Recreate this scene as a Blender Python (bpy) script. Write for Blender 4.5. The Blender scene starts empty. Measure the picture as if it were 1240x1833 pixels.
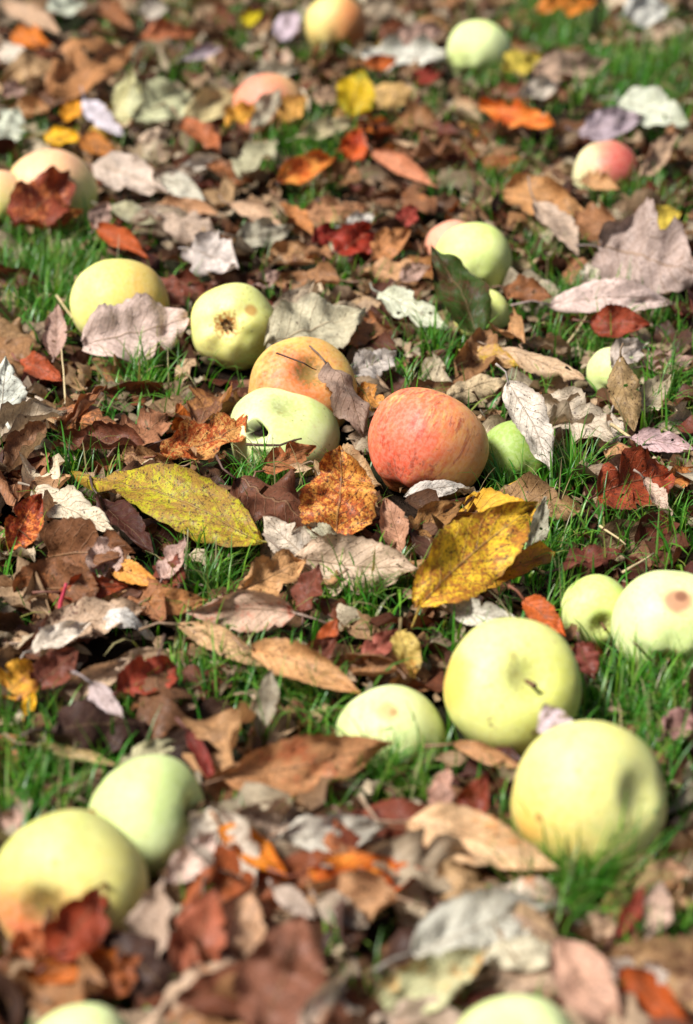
import bpy, math, random
import numpy as np
from mathutils import Vector, Matrix, noise

# ------------------------------------------------------------------ camera, sky, sun, exposure
SC = bpy.context.scene
C = SC.collection
W, H = 1240.0, 1833.0
FPX = 3321.0
PITCH = math.radians(27.0)
CAMH = 0.49
camd = bpy.data.cameras.new('camera')
cam = bpy.data.objects.new('camera', camd)
C.objects.link(cam)
cam.location = (0, 0, CAMH)
cam.rotation_euler = (math.pi/2 - PITCH, 0, 0)
camd.sensor_fit = 'VERTICAL'
camd.sensor_height = 36.0
camd.lens = 36.0*FPX/H
camd.clip_start = 0.02
camd.clip_end = 500
camd.dof.use_dof = True
camd.dof.focus_distance = 1.075
camd.dof.aperture_fstop = 6.2
camd.dof.aperture_blades = 0
SC.camera = cam

SUN_EL = math.radians(54)
SUN_DIR = Vector((-0.74, -0.38, 0)).normalized()*math.cos(SUN_EL) + Vector((0, 0, math.sin(SUN_EL)))
wd = bpy.data.worlds.new('World')
SC.world = wd
wd.use_nodes = True
nt = wd.node_tree
sky = nt.nodes.new('ShaderNodeTexSky')
sky.sky_type = 'NISHITA'
sky.sun_disc = False
sky.sun_elevation = SUN_EL
sky.sun_rotation = math.atan2(SUN_DIR.x, SUN_DIR.y)
sky.dust_density = 3.0
nt.links.new(sky.outputs[0], nt.nodes['Background'].inputs[0])
nt.nodes['Background'].inputs[1].default_value = 0.06
sl = bpy.data.lights.new('sun', 'SUN')
sl.energy = 4.9
sl.angle = math.radians(14)
sl.color = (1.0, 0.98, 0.95)
so = bpy.data.objects.new('sun', sl)
C.objects.link(so)
so.rotation_euler = SUN_DIR.to_track_quat('Z', 'Y').to_euler()
SC.view_settings.view_transform = 'Standard'
SC.view_settings.look = 'None'
SC.view_settings.exposure = 0.5
SC.view_settings.gamma = 1.0
SC.render.engine = 'CYCLES'
SC.cycles.use_denoising = True
SC.cycles.max_bounces = 6
SC.cycles.diffuse_bounces = 3
SC.cycles.transmission_bounces = 3
SC.cycles.caustics_reflective = False
SC.cycles.caustics_refractive = False

# ------------------------------------------------------------------ helpers
FW = Vector((0, math.cos(PITCH), -math.sin(PITCH)))
RT = Vector((1, 0, 0))
UP = Vector((0, math.sin(PITCH), math.cos(PITCH)))
CP = Vector((0, 0, CAMH))
rnd = random.Random(7)

def ray(x, y):
    return FW + RT*((x-W/2)/FPX) - UP*((y-H/2)/FPX)
def at(x, y, z=0.0):
    d = ray(x, y)
    return CP + d*((z-CAMH)/d.z)
def proj(p):
    v = Vector(p) - CP
    dz = v.dot(FW)
    return (W/2 + FPX*v.dot(RT)/dz, H/2 - FPX*v.dot(UP)/dz, dz)
def lin(c):
    return tuple(((v/255)/12.92 if v/255 <= .04045 else ((v/255+.055)/1.055)**2.4) for v in c)
def gnd(x, y):
    return 0.007*noise.noise(Vector((x*7, y*7, 3.1))) + 0.007*noise.noise(Vector((x*21, y*21, 8.1)))

def build(name, verts, faces, mat, parent=None, smooth=True, cols=None, uvs=None):
    me = bpy.data.meshes.new(name)
    me.from_pydata([tuple(v) for v in verts], [], faces)
    if smooth:
        me.polygons.foreach_set('use_smooth', [True]*len(me.polygons))
    if cols:
        for k, arr in cols.items():
            a = me.attributes.new(k, 'FLOAT_COLOR', 'POINT')
            a.data.foreach_set('color', np.asarray(arr, dtype=np.float32).ravel())
    if uvs:
        loops = np.zeros(len(me.loops), dtype=np.int32)
        me.loops.foreach_get('vertex_index', loops)
        for k, arr in uvs.items():
            l = me.uv_layers.new(name=k)
            l.data.foreach_set('uv', np.asarray(arr, dtype=np.float32)[loops].ravel())
    me.materials.append(mat)
    me.update()
    o = bpy.data.objects.new(name, me)
    C.objects.link(o)
    if parent: o.parent = parent
    return o
def tag(o, label, cat=None, group=None, kind=None):
    if label: o['label'] = label
    if cat: o['category'] = cat
    if group: o['group'] = group
    if kind: o['kind'] = kind
    return o
def empty(name, loc):
    e = bpy.data.objects.new(name, None)
    e.empty_display_size = 0.01
    C.objects.link(e)
    e.location = loc
    return e

class NT:
    def __init__(s, name):
        s.m = bpy.data.materials.new(name); s.m.use_nodes = True
        s.t = s.m.node_tree; s.n = s.t.nodes; s.b = s.n['Principled BSDF']; s.o = s.n['Material Output']
    def new(s, typ, **kw):
        n = s.n.new(typ)
        for k, v in kw.items(): setattr(n, k, v)
        return n
    def put(s, sock, v):
        if isinstance(v, bpy.types.NodeSocket): s.t.links.new(v, sock)
        elif isinstance(v, bpy.types.Node): s.t.links.new(v.outputs[0], sock)
        else: sock.default_value = v
    def math(s, op, a, b=None, c=None, clamp=False):
        n = s.new('ShaderNodeMath', operation=op, use_clamp=clamp)
        s.put(n.inputs[0], a)
        if b is not None: s.put(n.inputs[1], b)
        if c is not None: s.put(n.inputs[2], c)
        return n.outputs[0]
    def vmath(s, op, a, b=None):
        n = s.new('ShaderNodeVectorMath', operation=op)
        s.put(n.inputs[0], a)
        if b is not None: s.put(n.inputs[1], b)
        return n.outputs['Value'] if op in ('DOT_PRODUCT', 'LENGTH', 'DISTANCE') else n.outputs[0]
    def mix(s, f, a, b, mode='MIX'):
        n = s.new('ShaderNodeMix', data_type='RGBA', blend_type=mode)
        s.put(n.inputs[0], f)
        s.put(n.inputs[6], a if not isinstance(a, tuple) else tuple(a[:3])+(1,))
        s.put(n.inputs[7], b if not isinstance(b, tuple) else tuple(b[:3])+(1,))
        return n.outputs[2]
    def smooth(s, v, lo, hi, a=0.0, b=1.0):
        n = s.new('ShaderNodeMapRange', interpolation_type='SMOOTHSTEP')
        s.put(n.inputs[0], v); s.put(n.inputs[1], lo); s.put(n.inputs[2], hi); s.put(n.inputs[3], a); s.put(n.inputs[4], b)
        return n.outputs[0]
    def noise(s, vec, scale, detail=3, rough=.55, dist=0.0):
        n = s.new('ShaderNodeTexNoise')
        s.put(n.inputs['Vector'], vec); n.inputs['Scale'].default_value = scale
        n.inputs['Detail'].default_value = detail; n.inputs['Roughness'].default_value = rough
        n.inputs['Distortion'].default_value = dist
        return n.outputs[0]
    def attr(s, name, typ='GEOMETRY'):
        n = s.new('ShaderNodeAttribute', attribute_name=name, attribute_type=typ)
        return n
    def bump(s, h, strength, dist):
        n = s.new('ShaderNodeBump')
        n.inputs['Strength'].default_value = strength; n.inputs['Distance'].default_value = dist
        s.put(n.inputs['Height'], h)
        s.put(s.b.inputs['Normal'], n.outputs[0])
        return n.outputs[0]

# ------------------------------------------------------------------ materials
def mat_leaf():
    k = NT('dry_leaf')
    top, mot, und, par = k.attr('top'), k.attr('mot'), k.attr('und'), k.attr('par')
    sp = k.new('ShaderNodeSeparateColor'); k.put(sp.inputs[0], par.outputs['Color'])
    amt, spots, seed = sp.outputs[0], sp.outputs[1], sp.outputs[2]
    vein = par.outputs['Alpha']
    uvm = k.new('ShaderNodeUVMap', uv_map='metric').outputs[0]
    uvn = k.new('ShaderNodeUVMap', uv_map='unit').outputs[0]
    cb = k.new('ShaderNodeCombineXYZ'); k.put(cb.inputs[0], k.math('MULTIPLY', seed, 57.0)); k.put(cb.inputs[1], k.math('MULTIPLY', seed, 31.0)); k.put(cb.inputs[2], k.math('MULTIPLY', seed, 91.0))
    P = k.vmath('ADD', uvm, cb.outputs[0])
    su = k.new('ShaderNodeSeparateXYZ'); k.put(su.inputs[0], uvn)
    t, v = su.outputs[0], k.math('ABSOLUTE', su.outputs[1])
    geo = k.new('ShaderNodeNewGeometry')
    base = k.mix(geo.outputs['Backfacing'], top.outputs['Color'], und.outputs['Color'])
    n4 = k.noise(P, 480, 2, .7)
    n1 = k.noise(P, 60, 6, .72)
    nm = k.math('ADD', n1, k.math('MULTIPLY', k.math('SUBTRACT', n4, .5), k.math('MULTIPLY', spots, 1.1)))
    thr = k.math('SUBTRACT', 0.72, k.math('MULTIPLY', amt, 0.42))
    m = k.smooth(nm, k.math('SUBTRACT', thr, 0.09), k.math('ADD', thr, 0.09))
    base = k.mix(k.math('MULTIPLY', m, 0.9), base, mot.outputs['Color'])
    # broad tonal variation
    n2 = k.noise(P, 16, 2, .5)
    base = k.mix(0.55, base, k.mix(n2, (0.62, 0.58, 0.54), (1.35, 1.33, 1.3)), 'MULTIPLY')
    n3 = k.noise(P, 210, 3, .65)
    base = k.mix(0.5, base, k.mix(n3, (0.4, 0.38, 0.36), (1.7, 1.7, 1.7)), 'MULTIPLY')
    # browned margin
    em = k.smooth(k.math('ADD', v, k.math('MULTIPLY', n1, 0.25)), 0.98, 1.16)
    base = k.mix(k.math('MULTIPLY', em, 0.45), base, (0.09, 0.042, 0.02))
    # specks
    for sc_, lo, hi, q in ((520, .42, .16, .55), (1050, .4, .18, .8), (1900, .45, .2, .7)):
        vo = k.new('ShaderNodeTexVoronoi'); k.put(vo.inputs['Vector'], k.vmath('ADD', P, P)); vo.inputs['Scale'].default_value = sc_*.5
        vs = k.new('ShaderNodeSeparateColor'); k.put(vs.inputs[0], vo.outputs['Color'])
        pick = k.math('GREATER_THAN', k.math('MULTIPLY', spots, q), vs.outputs[0])
        dd = k.math('ADD', vo.outputs['Distance'], k.math('MULTIPLY', k.math('SUBTRACT', n3, .5), .5))
        dot = k.math('MULTIPLY', k.smooth(dd, lo, hi), pick)
        base = k.mix(k.math('MULTIPLY', dot, 0.85), base, (0.05, 0.02, 0.01))
    base = k.mix(0.45, base, k.mix(k.smooth(n4, .3, .7), (0.6, 0.56, 0.52), (1.35, 1.35, 1.35)), 'MULTIPLY')
    # veins
    mr = k.smooth(v, 0.045, 0.015)
    fr = k.math('FRACT', k.math('MULTIPLY', k.math('SUBTRACT', t, k.math('MULTIPLY', v, 0.26)), 9.0))
    d = k.math('ABSOLUTE', k.math('SUBTRACT', fr, 0.5))
    sv = k.math('MULTIPLY', k.smooth(d, 0.07, 0.02), k.smooth(v, 1.0, 0.6))
    vm = k.math('MULTIPLY', k.math('MAXIMUM', mr, k.math('MULTIPLY', sv, 0.65)), vein)
    vc = k.mix(geo.outputs['Backfacing'], k.mix(0.5, base, (0.33, 0.2, 0.1)), k.mix(0.45, base, (0.12, 0.06, 0.03)))
    base = k.mix(vm, base, vc)
    k.put(k.b.inputs['Base Color'], base)
    k.put(k.b.inputs['Roughness'], k.smooth(n3, 0.3, 0.7, 0.42, 0.75))
    k.b.inputs['Specular IOR Level'].default_value = 0.28
    hgt = k.math('ADD', k.math('MULTIPLY', vm, 0.7), k.math('ADD', k.math('MULTIPLY', n3, 0.45), k.math('MULTIPLY', n1, 0.9)))
    nb = k.bump(hgt, 0.8, 0.0016)
    tr = k.new('ShaderNodeBsdfTranslucent'); k.put(tr.inputs[0], k.mix(0.5, base, (1.0, 0.62, 0.3), 'MULTIPLY')); k.put(tr.inputs['Normal'], nb)
    ms = k.new('ShaderNodeMixShader'); ms.inputs[0].default_value = 0.24
    k.put(ms.inputs[1], k.b.outputs[0]); k.put(ms.inputs[2], tr.outputs[0])
    k.put(k.o.inputs[0], ms.outputs[0])
    return k.m

def mat_stalk():
    k = NT('leaf_stalk')
    a = k.attr('top')
    g = k.new('ShaderNodeNewGeometry')
    n = k.noise(g.outputs['Position'], 400, 2)
    k.put(k.b.inputs['Base Color'], k.mix(n, a.outputs['Color'], (0.09, 0.045, 0.025)))
    k.b.inputs['Roughness'].default_value = 0.6
    k.bump(n, 0.3, 0.0005)
    return k.m

def mat_grass():
    k = NT('grass')
    a = k.attr('top')
    uvn = k.new('ShaderNodeUVMap', uv_map='unit').outputs[0]
    su = k.new('ShaderNodeSeparateXYZ'); k.put(su.inputs[0], uvn)
    fr = k.math('ABSOLUTE', k.math('SUBTRACT', su.outputs[1], 0.5))
    base = k.mix(k.math('MULTIPLY', fr, 0.6), a.outputs['Color'], (0.12, 0.2, 0.03))
    k.put(k.b.inputs['Base Color'], base)
    k.b.inputs['Roughness'].default_value = 0.36
    k.b.inputs['Specular IOR Level'].default_value = 0.5
    tr = k.new('ShaderNodeBsdfTranslucent'); k.put(tr.inputs[0], k.mix(1.0, base, (1.2, 1.5, 0.5), 'MULTIPLY'))
    ms = k.new('ShaderNodeMixShader'); ms.inputs[0].default_value = 0.35
    k.put(ms.inputs[1], k.b.outputs[0]); k.put(ms.inputs[2], tr.outputs[0])
    k.put(k.o.inputs[0], ms.outputs[0])
    return k.m

def mat_soil():
    k = NT('soil')
    g = k.new('ShaderNodeNewGeometry').outputs['Position']
    n1 = k.noise(g, 9, 4); n2 = k.noise(g, 120, 5, .7); n3 = k.noise(g, 2.2, 3)
    c = k.mix(n2, (0.008, 0.005, 0.0035), (0.05, 0.03, 0.019))  # toned near black, putting the deep shade of the leaf gaps into the soil
    c = k.mix(k.smooth(n1, .45, .62, 0, .65), c, (0.018, 0.030, 0.010))
    c = k.mix(k.smooth(n3, .5, .7, 0, .4), c, (0.03, 0.04, 0.013))
    k.put(k.b.inputs['Base Color'], c)
    k.b.inputs['Roughness'].default_value = 0.95
    k.b.inputs['Specular IOR Level'].default_value = 0.08
    k.bump(n2, 1.0, 0.012)
    return k.m

def mat_wood(name, c1, c2):
    k = NT(name)
    g = k.new('ShaderNodeTexCoord').outputs['Object']
    n = k.noise(g, 500, 4, .6)
    k.put(k.b.inputs['Base Color'], k.mix(n, c1, c2))
    k.b.inputs['Roughness'].default_value = 0.75
    k.bump(n, 0.6, 0.0008)
    return k.m

def mat_apple(idx, base, alt, blush, bdir, bamt, bruises_darks, streak, spk, russet, stripe=(0.5, 0.09, 0.03)):
    """base / alt skin, blush colour on the side bdir (local), bruises = [(local dir, radius, colour, strength)]"""
    k = NT('apple_skin')
    co = k.new('ShaderNodeTexCoord').outputs['Object']
    off = (idx*1.37, idx*0.71, idx*2.3)
    P = k.vmath('ADD', co, off)
    nrm = k.vmath('NORMALIZE', co)
    sx = k.new('ShaderNodeSeparateXYZ'); k.put(sx.inputs[0], nrm)
    n1 = k.noise(P, 26, 3, .5); n2 = k.noise(P, 140, 3, .6)
    c = k.mix(k.smooth(n1, .35, .65), base, alt)
    c = k.mix(0.35, c, k.mix(n2, (0.8, 0.8, 0.72), (1.15, 1.15, 1.15)), 'MULTIPLY')
    ang = k.math('ARCTAN2', sx.outputs[1], sx.outputs[0])
    cv = k.new('ShaderNodeCombineXYZ')
    k.put(cv.inputs[0], k.math('MULTIPLY', sx.outputs[0], 1.0)); k.put(cv.inputs[1], sx.outputs[1]); k.put(cv.inputs[2], k.math('MULTIPLY', sx.outputs[2], 0.13))
    st = k.noise(k.vmath('ADD', cv.outputs[0], off), 11, 4, .62, .3)
    if bamt > 0:
        bd = k.vmath('DOT_PRODUCT', nrm, tuple(bdir))
        f = k.math('ADD', bd, k.math('MULTIPLY', k.math('SUBTRACT', n1, .5), 1.1))
        f = k.math('ADD', f, k.math('MULTIPLY', k.math('SUBTRACT', st, .5), (0.9 if streak < 1 else 2.4)*streak+.2))
        f = k.smooth(f, 0.55-1.5*bamt, 1.75-1.5*bamt)
        bl = k.mix(k.smooth(k.math('ADD', bd, k.math('MULTIPLY', n1, .5)), -0.1, 1.1), k.mix(0.5, base, blush), blush)
        c = k.mix(k.math('MULTIPLY', f, 0.93), c, bl)
        if streak > 0:
            cw = k.new('ShaderNodeCombineXYZ'); k.put(cw.inputs[0], sx.outputs[0]); k.put(cw.inputs[1], sx.outputs[1]); k.put(cw.inputs[2], k.math('MULTIPLY', sx.outputs[2], 0.1))
            s2 = k.noise(k.vmath('ADD', cw.outputs[0], (5.1+idx, 2, 3)), 10, 3, .6, .3)
            s2 = k.math('MULTIPLY', k.smooth(s2, .52, .57), k.smooth(k.noise(P, 60, 3, .6), .46, .53))
            c = k.mix(k.math('MULTIPLY', k.math('MULTIPLY', s2, f), 0.75*streak), c, stripe)
    if streak > 0 and bamt <= 0:
        c = k.mix(k.math('MULTIPLY', k.smooth(st, .55, .68), 0.5*streak), c, (0.62, 0.36, 0.08))
    # faint scurf and blotches
    n5 = k.noise(P, 55, 5, .7); n6 = k.noise(P, 420, 2, .6)
    c = k.mix(k.smooth(n5, .55, .72, 0, .55*spk), c, (0.40, 0.24, 0.07))
    n7 = k.noise(P, 17, 2, .5, 1.0)
    c = k.mix(k.smooth(n7, .42, .68, 0, .38 if bamt < .45 else .06), c, (0.42, 0.52, 0.12))
    sc1 = k.noise(k.vmath('ADD', P, (3, 1, 2)), 95, 3, .75, 1.5)
    c = k.mix(k.smooth(sc1, .66, .72, 0, .5), c, (0.2, 0.11, 0.045))
    c = k.mix(k.smooth(n5, .46, .3, 0, .3 if bamt < .45 else .05), c, (0.38, 0.5, 0.14))
    c = k.mix(k.smooth(n6, .35, .65, .10, 0), c, (0.9, 0.9, 0.7))
    # lenticels
    vo = k.new('ShaderNodeTexVoronoi'); k.put(vo.inputs['Vector'], P); vo.inputs['Scale'].default_value = 230
    vs = k.new('ShaderNodeSeparateColor'); k.put(vs.inputs[0], vo.outputs['Color'])
    dot = k.math('MULTIPLY', k.smooth(vo.outputs['Distance'], 0.22, 0.1), k.math('GREATER_THAN', vs.outputs[0], .72))
    c = k.mix(k.math('MULTIPLY', dot, 0.5*spk), c, (0.12, 0.06, 0.02))
    # russet in the two hollows
    if russet > 0:
        for sgn in (1, -1):
            r = k.smooth(k.math('ADD', k.math('MULTIPLY', sx.outputs[2], sgn), k.math('MULTIPLY', k.math('SUBTRACT', st, .5), .28)), .91, 1.0)
            c = k.mix(k.math('MULTIPLY', r, russet), c, (0.36, 0.15, 0.03) if sgn < 0 else (0.2, 0.17, 0.04))
    for (d, rad, col, s) in bruises_darks:
        dist = k.vmath('DISTANCE', nrm, tuple(d))
        dist = k.math('ADD', dist, k.math('MULTIPLY', k.math('SUBTRACT', k.noise(P, 60, 3, .6), .5), rad*.5))
        r = k.smooth(dist, rad, rad*.45)
        c = k.mix(k.math('MULTIPLY', r, s), c, col)
    k.put(k.b.inputs['Base Color'], c)
    k.put(k.b.inputs['Roughness'], k.smooth(n2, .3, .7, .46, .62))
    k.b.inputs['Specular IOR Level'].default_value = 0.32
    k.b.inputs['Subsurface Weight'].default_value = 0.16
    k.b.inputs['Subsurface Radius'].default_value = (1.0, 0.8, 0.3)
    k.b.inputs['Subsurface Scale'].default_value = 0.006
    k.bump(k.math('ADD', n1, k.math('MULTIPLY', n2, .15)), 0.25, 0.003)
    return k.m

M_LEAF, M_STALK, M_GRASS, M_SOIL = mat_leaf(), mat_stalk(), mat_grass(), mat_soil()
M_STEM = mat_wood('apple_stem', lin((70, 48, 30)), lin((125, 90, 55)))
M_SEPAL = mat_wood('apple_calyx', lin((60, 42, 28)), lin((140, 105, 60)))
M_STRAW = mat_wood('dry_straw', lin((165, 140, 95)), lin((215, 195, 150)))
M_TWIG = mat_wood('dark_twig', lin((45, 30, 20)), lin((95, 65, 45)))

# ------------------------------------------------------------------ ground
def make_ground():
    xs = sorted(set([round(v, 4) for v in np.linspace(-1.2, 1.2, 161)] + [-40, -20, -10, -5, -2.5, -1.7, 1.7, 2.5, 5, 10, 20, 40]))
    ys = sorted(set([round(v, 4) for v in np.linspace(0.1, 3.6, 221)] + [-40, -15, -6, -3, -1.5, -.6, 4.2, 5, 7, 10, 16, 26, 45]))
    vs = [(x, y, gnd(x, y) - 0.002) for y in ys for x in xs]
    nx = len(xs)
    fs = [(j*nx+i, j*nx+i+1, (j+1)*nx+i+1, (j+1)*nx+i) for j in range(len(ys)-1) for i in range(nx-1)]
    return tag(build('ground', vs, fs, M_SOIL), None, kind='structure')
make_ground()

# ------------------------------------------------------------------ tubes
def tube(pts, radii, seg=6):
    vs, fs = [], []
    n = len(pts)
    pts = [Vector(p) for p in pts]
    for i, p in enumerate(pts):
        d = (pts[min(i+1, n-1)] - pts[max(i-1, 0)]).normalized()
        a = d.cross(Vector((0.13, 0.21, 1))).normalized()
        b = d.cross(a)
        for s in range(seg):
            t = 2*math.pi*s/seg
            vs.append(p + (a*math.cos(t) + b*math.sin(t))*radii[i])
    for i in range(n-1):
        for s in range(seg):
            fs.append((i*seg+s, i*seg+(s+1) % seg, (i+1)*seg+(s+1) % seg, (i+1)*seg+s))
    fs.append(tuple(range(seg))[::-1]); fs.append(tuple((n-1)*seg+s for s in range(seg)))
    return vs, fs

# ------------------------------------------------------------------ leaves
def half_width(t, shape, seed, side, i):
    r = random.Random(seed*13+side*7)
    if shape == 'o': w = math.sin(math.pi*t**0.78)**0.8*(1-0.18*t)*(1 - max(0, t-.85)*2.2)
    elif shape == 'r': w = math.sin(math.pi*t**0.85)**0.55
    elif shape == 'n': w = math.sin(math.pi*t**0.9)**0.75
    else:  # lobed
        w = math.sin(math.pi*t**0.8)**0.6*(0.62+0.42*abs(math.cos(math.pi*(2.5*t+0.15))))
    w *= 1 + 0.10*noise.noise(Vector((t*3.1, seed*1.7, side*3)))
    w *= 1 + (0.035 if i % 2 else -0.03)
    nt_ = noise.noise(Vector((t*7.5, seed*2.3+9, side*5)))
    if nt_ > 0.33: w *= 1 - (nt_-.33)*1.6
    return max(w, 0.02)

def leaf_geo(L, w, shape, curl, bend, fold, wave, twist, seed, nu=26, nv=9, hole=0.0):
    """leaf along +x from 0 to L, width w, face up +z.  returns verts, faces, uv metric, uv unit"""
    vs, um, un, fs = [], [], [], []
    r = random.Random(seed)
    ph = [r.uniform(0, 6.28) for _ in range(4)]
    kf = r.uniform(1.6, 3.2)
    for i in range(nu+1):
        t = i/nu
        hw = [half_width(max(t, .004) if t < .99 else .992, shape, seed, s, i)*w*0.5 for s in (-1, 1)]
        mz = bend*L*4*t*(1-t) + 0.012*L*math.sin(t*9+ph[3])
        my = 0.05*L*math.sin(t*3.3+ph[2])*r.choice((1, 1))*0.6
        tw = twist*(t-.5)
        for j in range(nv):
            v = -1 + 2*j/(nv-1)
            a = hw[0] if v < 0 else hw[1]
            av = abs(v)
            cu = curl*(0.75+0.5*noise.noise(Vector((t*1.5, seed, 2))))
            if abs(cu) > 1e-3:
                y = a/cu*math.sin(cu*av); z = a/cu*(1-math.cos(cu*av))
            else: y, z = a*av, 0
            z += fold*y
            z += wave*w*av*av*math.sin(kf*6.28*t + ph[0 if v < 0 else 1] + av)
            z += 0.15*w*noise.noise(Vector((t*5, v*2.2, seed*3.3))) + 0.07*w*noise.noise(Vector((t*14, v*5, seed*1.3)))
            y = y if v >= 0 else -y
            y, z = y*math.cos(tw) - z*math.sin(tw), y*math.sin(tw) + z*math.cos(tw)
            x = L*t + 0.03*L*noise.noise(Vector((v*1.5, t*3, seed)))*av
            vs.append(Vector((x, y+my, z+mz)))
            um.append((t*L, v*a)); un.append((t, v))
    for i in range(nu):
        for j in range(nv-1):
            if hole and 0 < i < nu-1 and noise.noise(Vector((i*.45, j*.6, seed*5.5))) > hole: continue
            b = i*nv+j
            fs.append((b, b+nv, b+nv+1, b+1))
    return vs, fs, um, un

def frame(p0, p1, n):
    x = (p1-p0).normalized()
    n = n - x*n.dot(x)
    if n.length < 1e-4: n = Vector((0.1, -.3, 1)) - x*Vector((0.1, -.3, 1)).dot(x)
    z = n.normalized(); y = z.cross(x)
    return Matrix((x, y, z)).transposed()

def place_leaf(p0, p1, wm, n, shape='o', curl=0.4, bend=0.0, fold=0.1, wave=.05, twist=0.2, top=(150, 110, 80), mot=None, und=None,
               amt=.35, spots=.15, vein=.8, seed=None, label=None, group=None, hole=0, stalk=None, name='fallen_leaf'):
    seed = seed if seed is not None else rnd.randrange(1, 900)
    L = (p1-p0).length
    R = frame(p0, p1, n)
    vs, fs, um, un = leaf_geo(L, wm, shape, curl, bend, fold, wave, twist, seed, hole=hole)
    off = vs[len(vs)//2].copy()
    ctr = p0
    vs = [R @ v for v in vs]
    # keep the blade above the soil
    lo = min(((v+ctr).z - gnd((v+ctr).x, (v+ctr).y)) for v in vs)
    if lo < 0.001: 
        sh = min(0.012, 0.001-lo)
        for v in vs:
            zz = (v+ctr).z
            v.z += sh
            g = gnd((v+ctr).x, (v+ctr).y)
            if (v+ctr).z < g+.001: v.z = g + .001 - ctr.z
    e = empty(name, ctr)
    N = len(vs)
    r_, g_, b_ = top
    if r_ - b_ > 95 and g_ < 150:      # strong reds and oranges are a little browner than they look in sun
        top = (r_*.86+8, g_*.86+10, b_*.86+10)
    if sum(top) < 480 and r_-b_ > 44: top = (min(255, top[0]*1.05), top[1], top[2]*.88)
    top_l = lin(top); mot_l = lin(mot) if mot else tuple(c*.45 for c in top_l); und_l = lin(und) if und else tuple(min(.7, c*1.15+.03) for c in top_l)
    cols = {'top': [top_l+(1,)]*N, 'mot': [mot_l+(1,)]*N, 'und': [und_l+(1,)]*N, 'par': [(amt, spots, (seed*0.61803) % 1.0, vein)]*N}
    build('blade', vs, fs, M_LEAF, e, cols=cols, uvs={'metric': um, 'unit': un})
    sl_ = stalk if stalk is not None else rnd.uniform(.18, .42)
    if sl_ > 0:
        q = random.Random(seed+5)
        a = R @ Vector((-1, q.uniform(-.4, .4), q.uniform(-.1, .35))).normalized()
        b = R @ Vector((-1, q.uniform(-.9, .9), q.uniform(-.3, .5))).normalized()
        m0 = vs[4].copy() + R @ Vector((L*.02, 0, 0))
        pts = [m0, m0+a*L*sl_*.5, m0+a*L*sl_*.5+b*L*sl_*.5]
        for p in pts[1:]:
            pw = p+ctr
            g = gnd(pw.x, pw.y)+.001
            if pw.z < g: p.z += g-pw.z
        tv, tf = tube(pts, [.0008, .0006, .0009], 5)
        sc = tuple(c*.6+.03 for c in top_l)
        build('stalk', tv, tf, M_STALK, e, cols={'top': [sc+(1,)]*len(tv)})
    tag(e, label, 'leaf', group)
    return e

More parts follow.
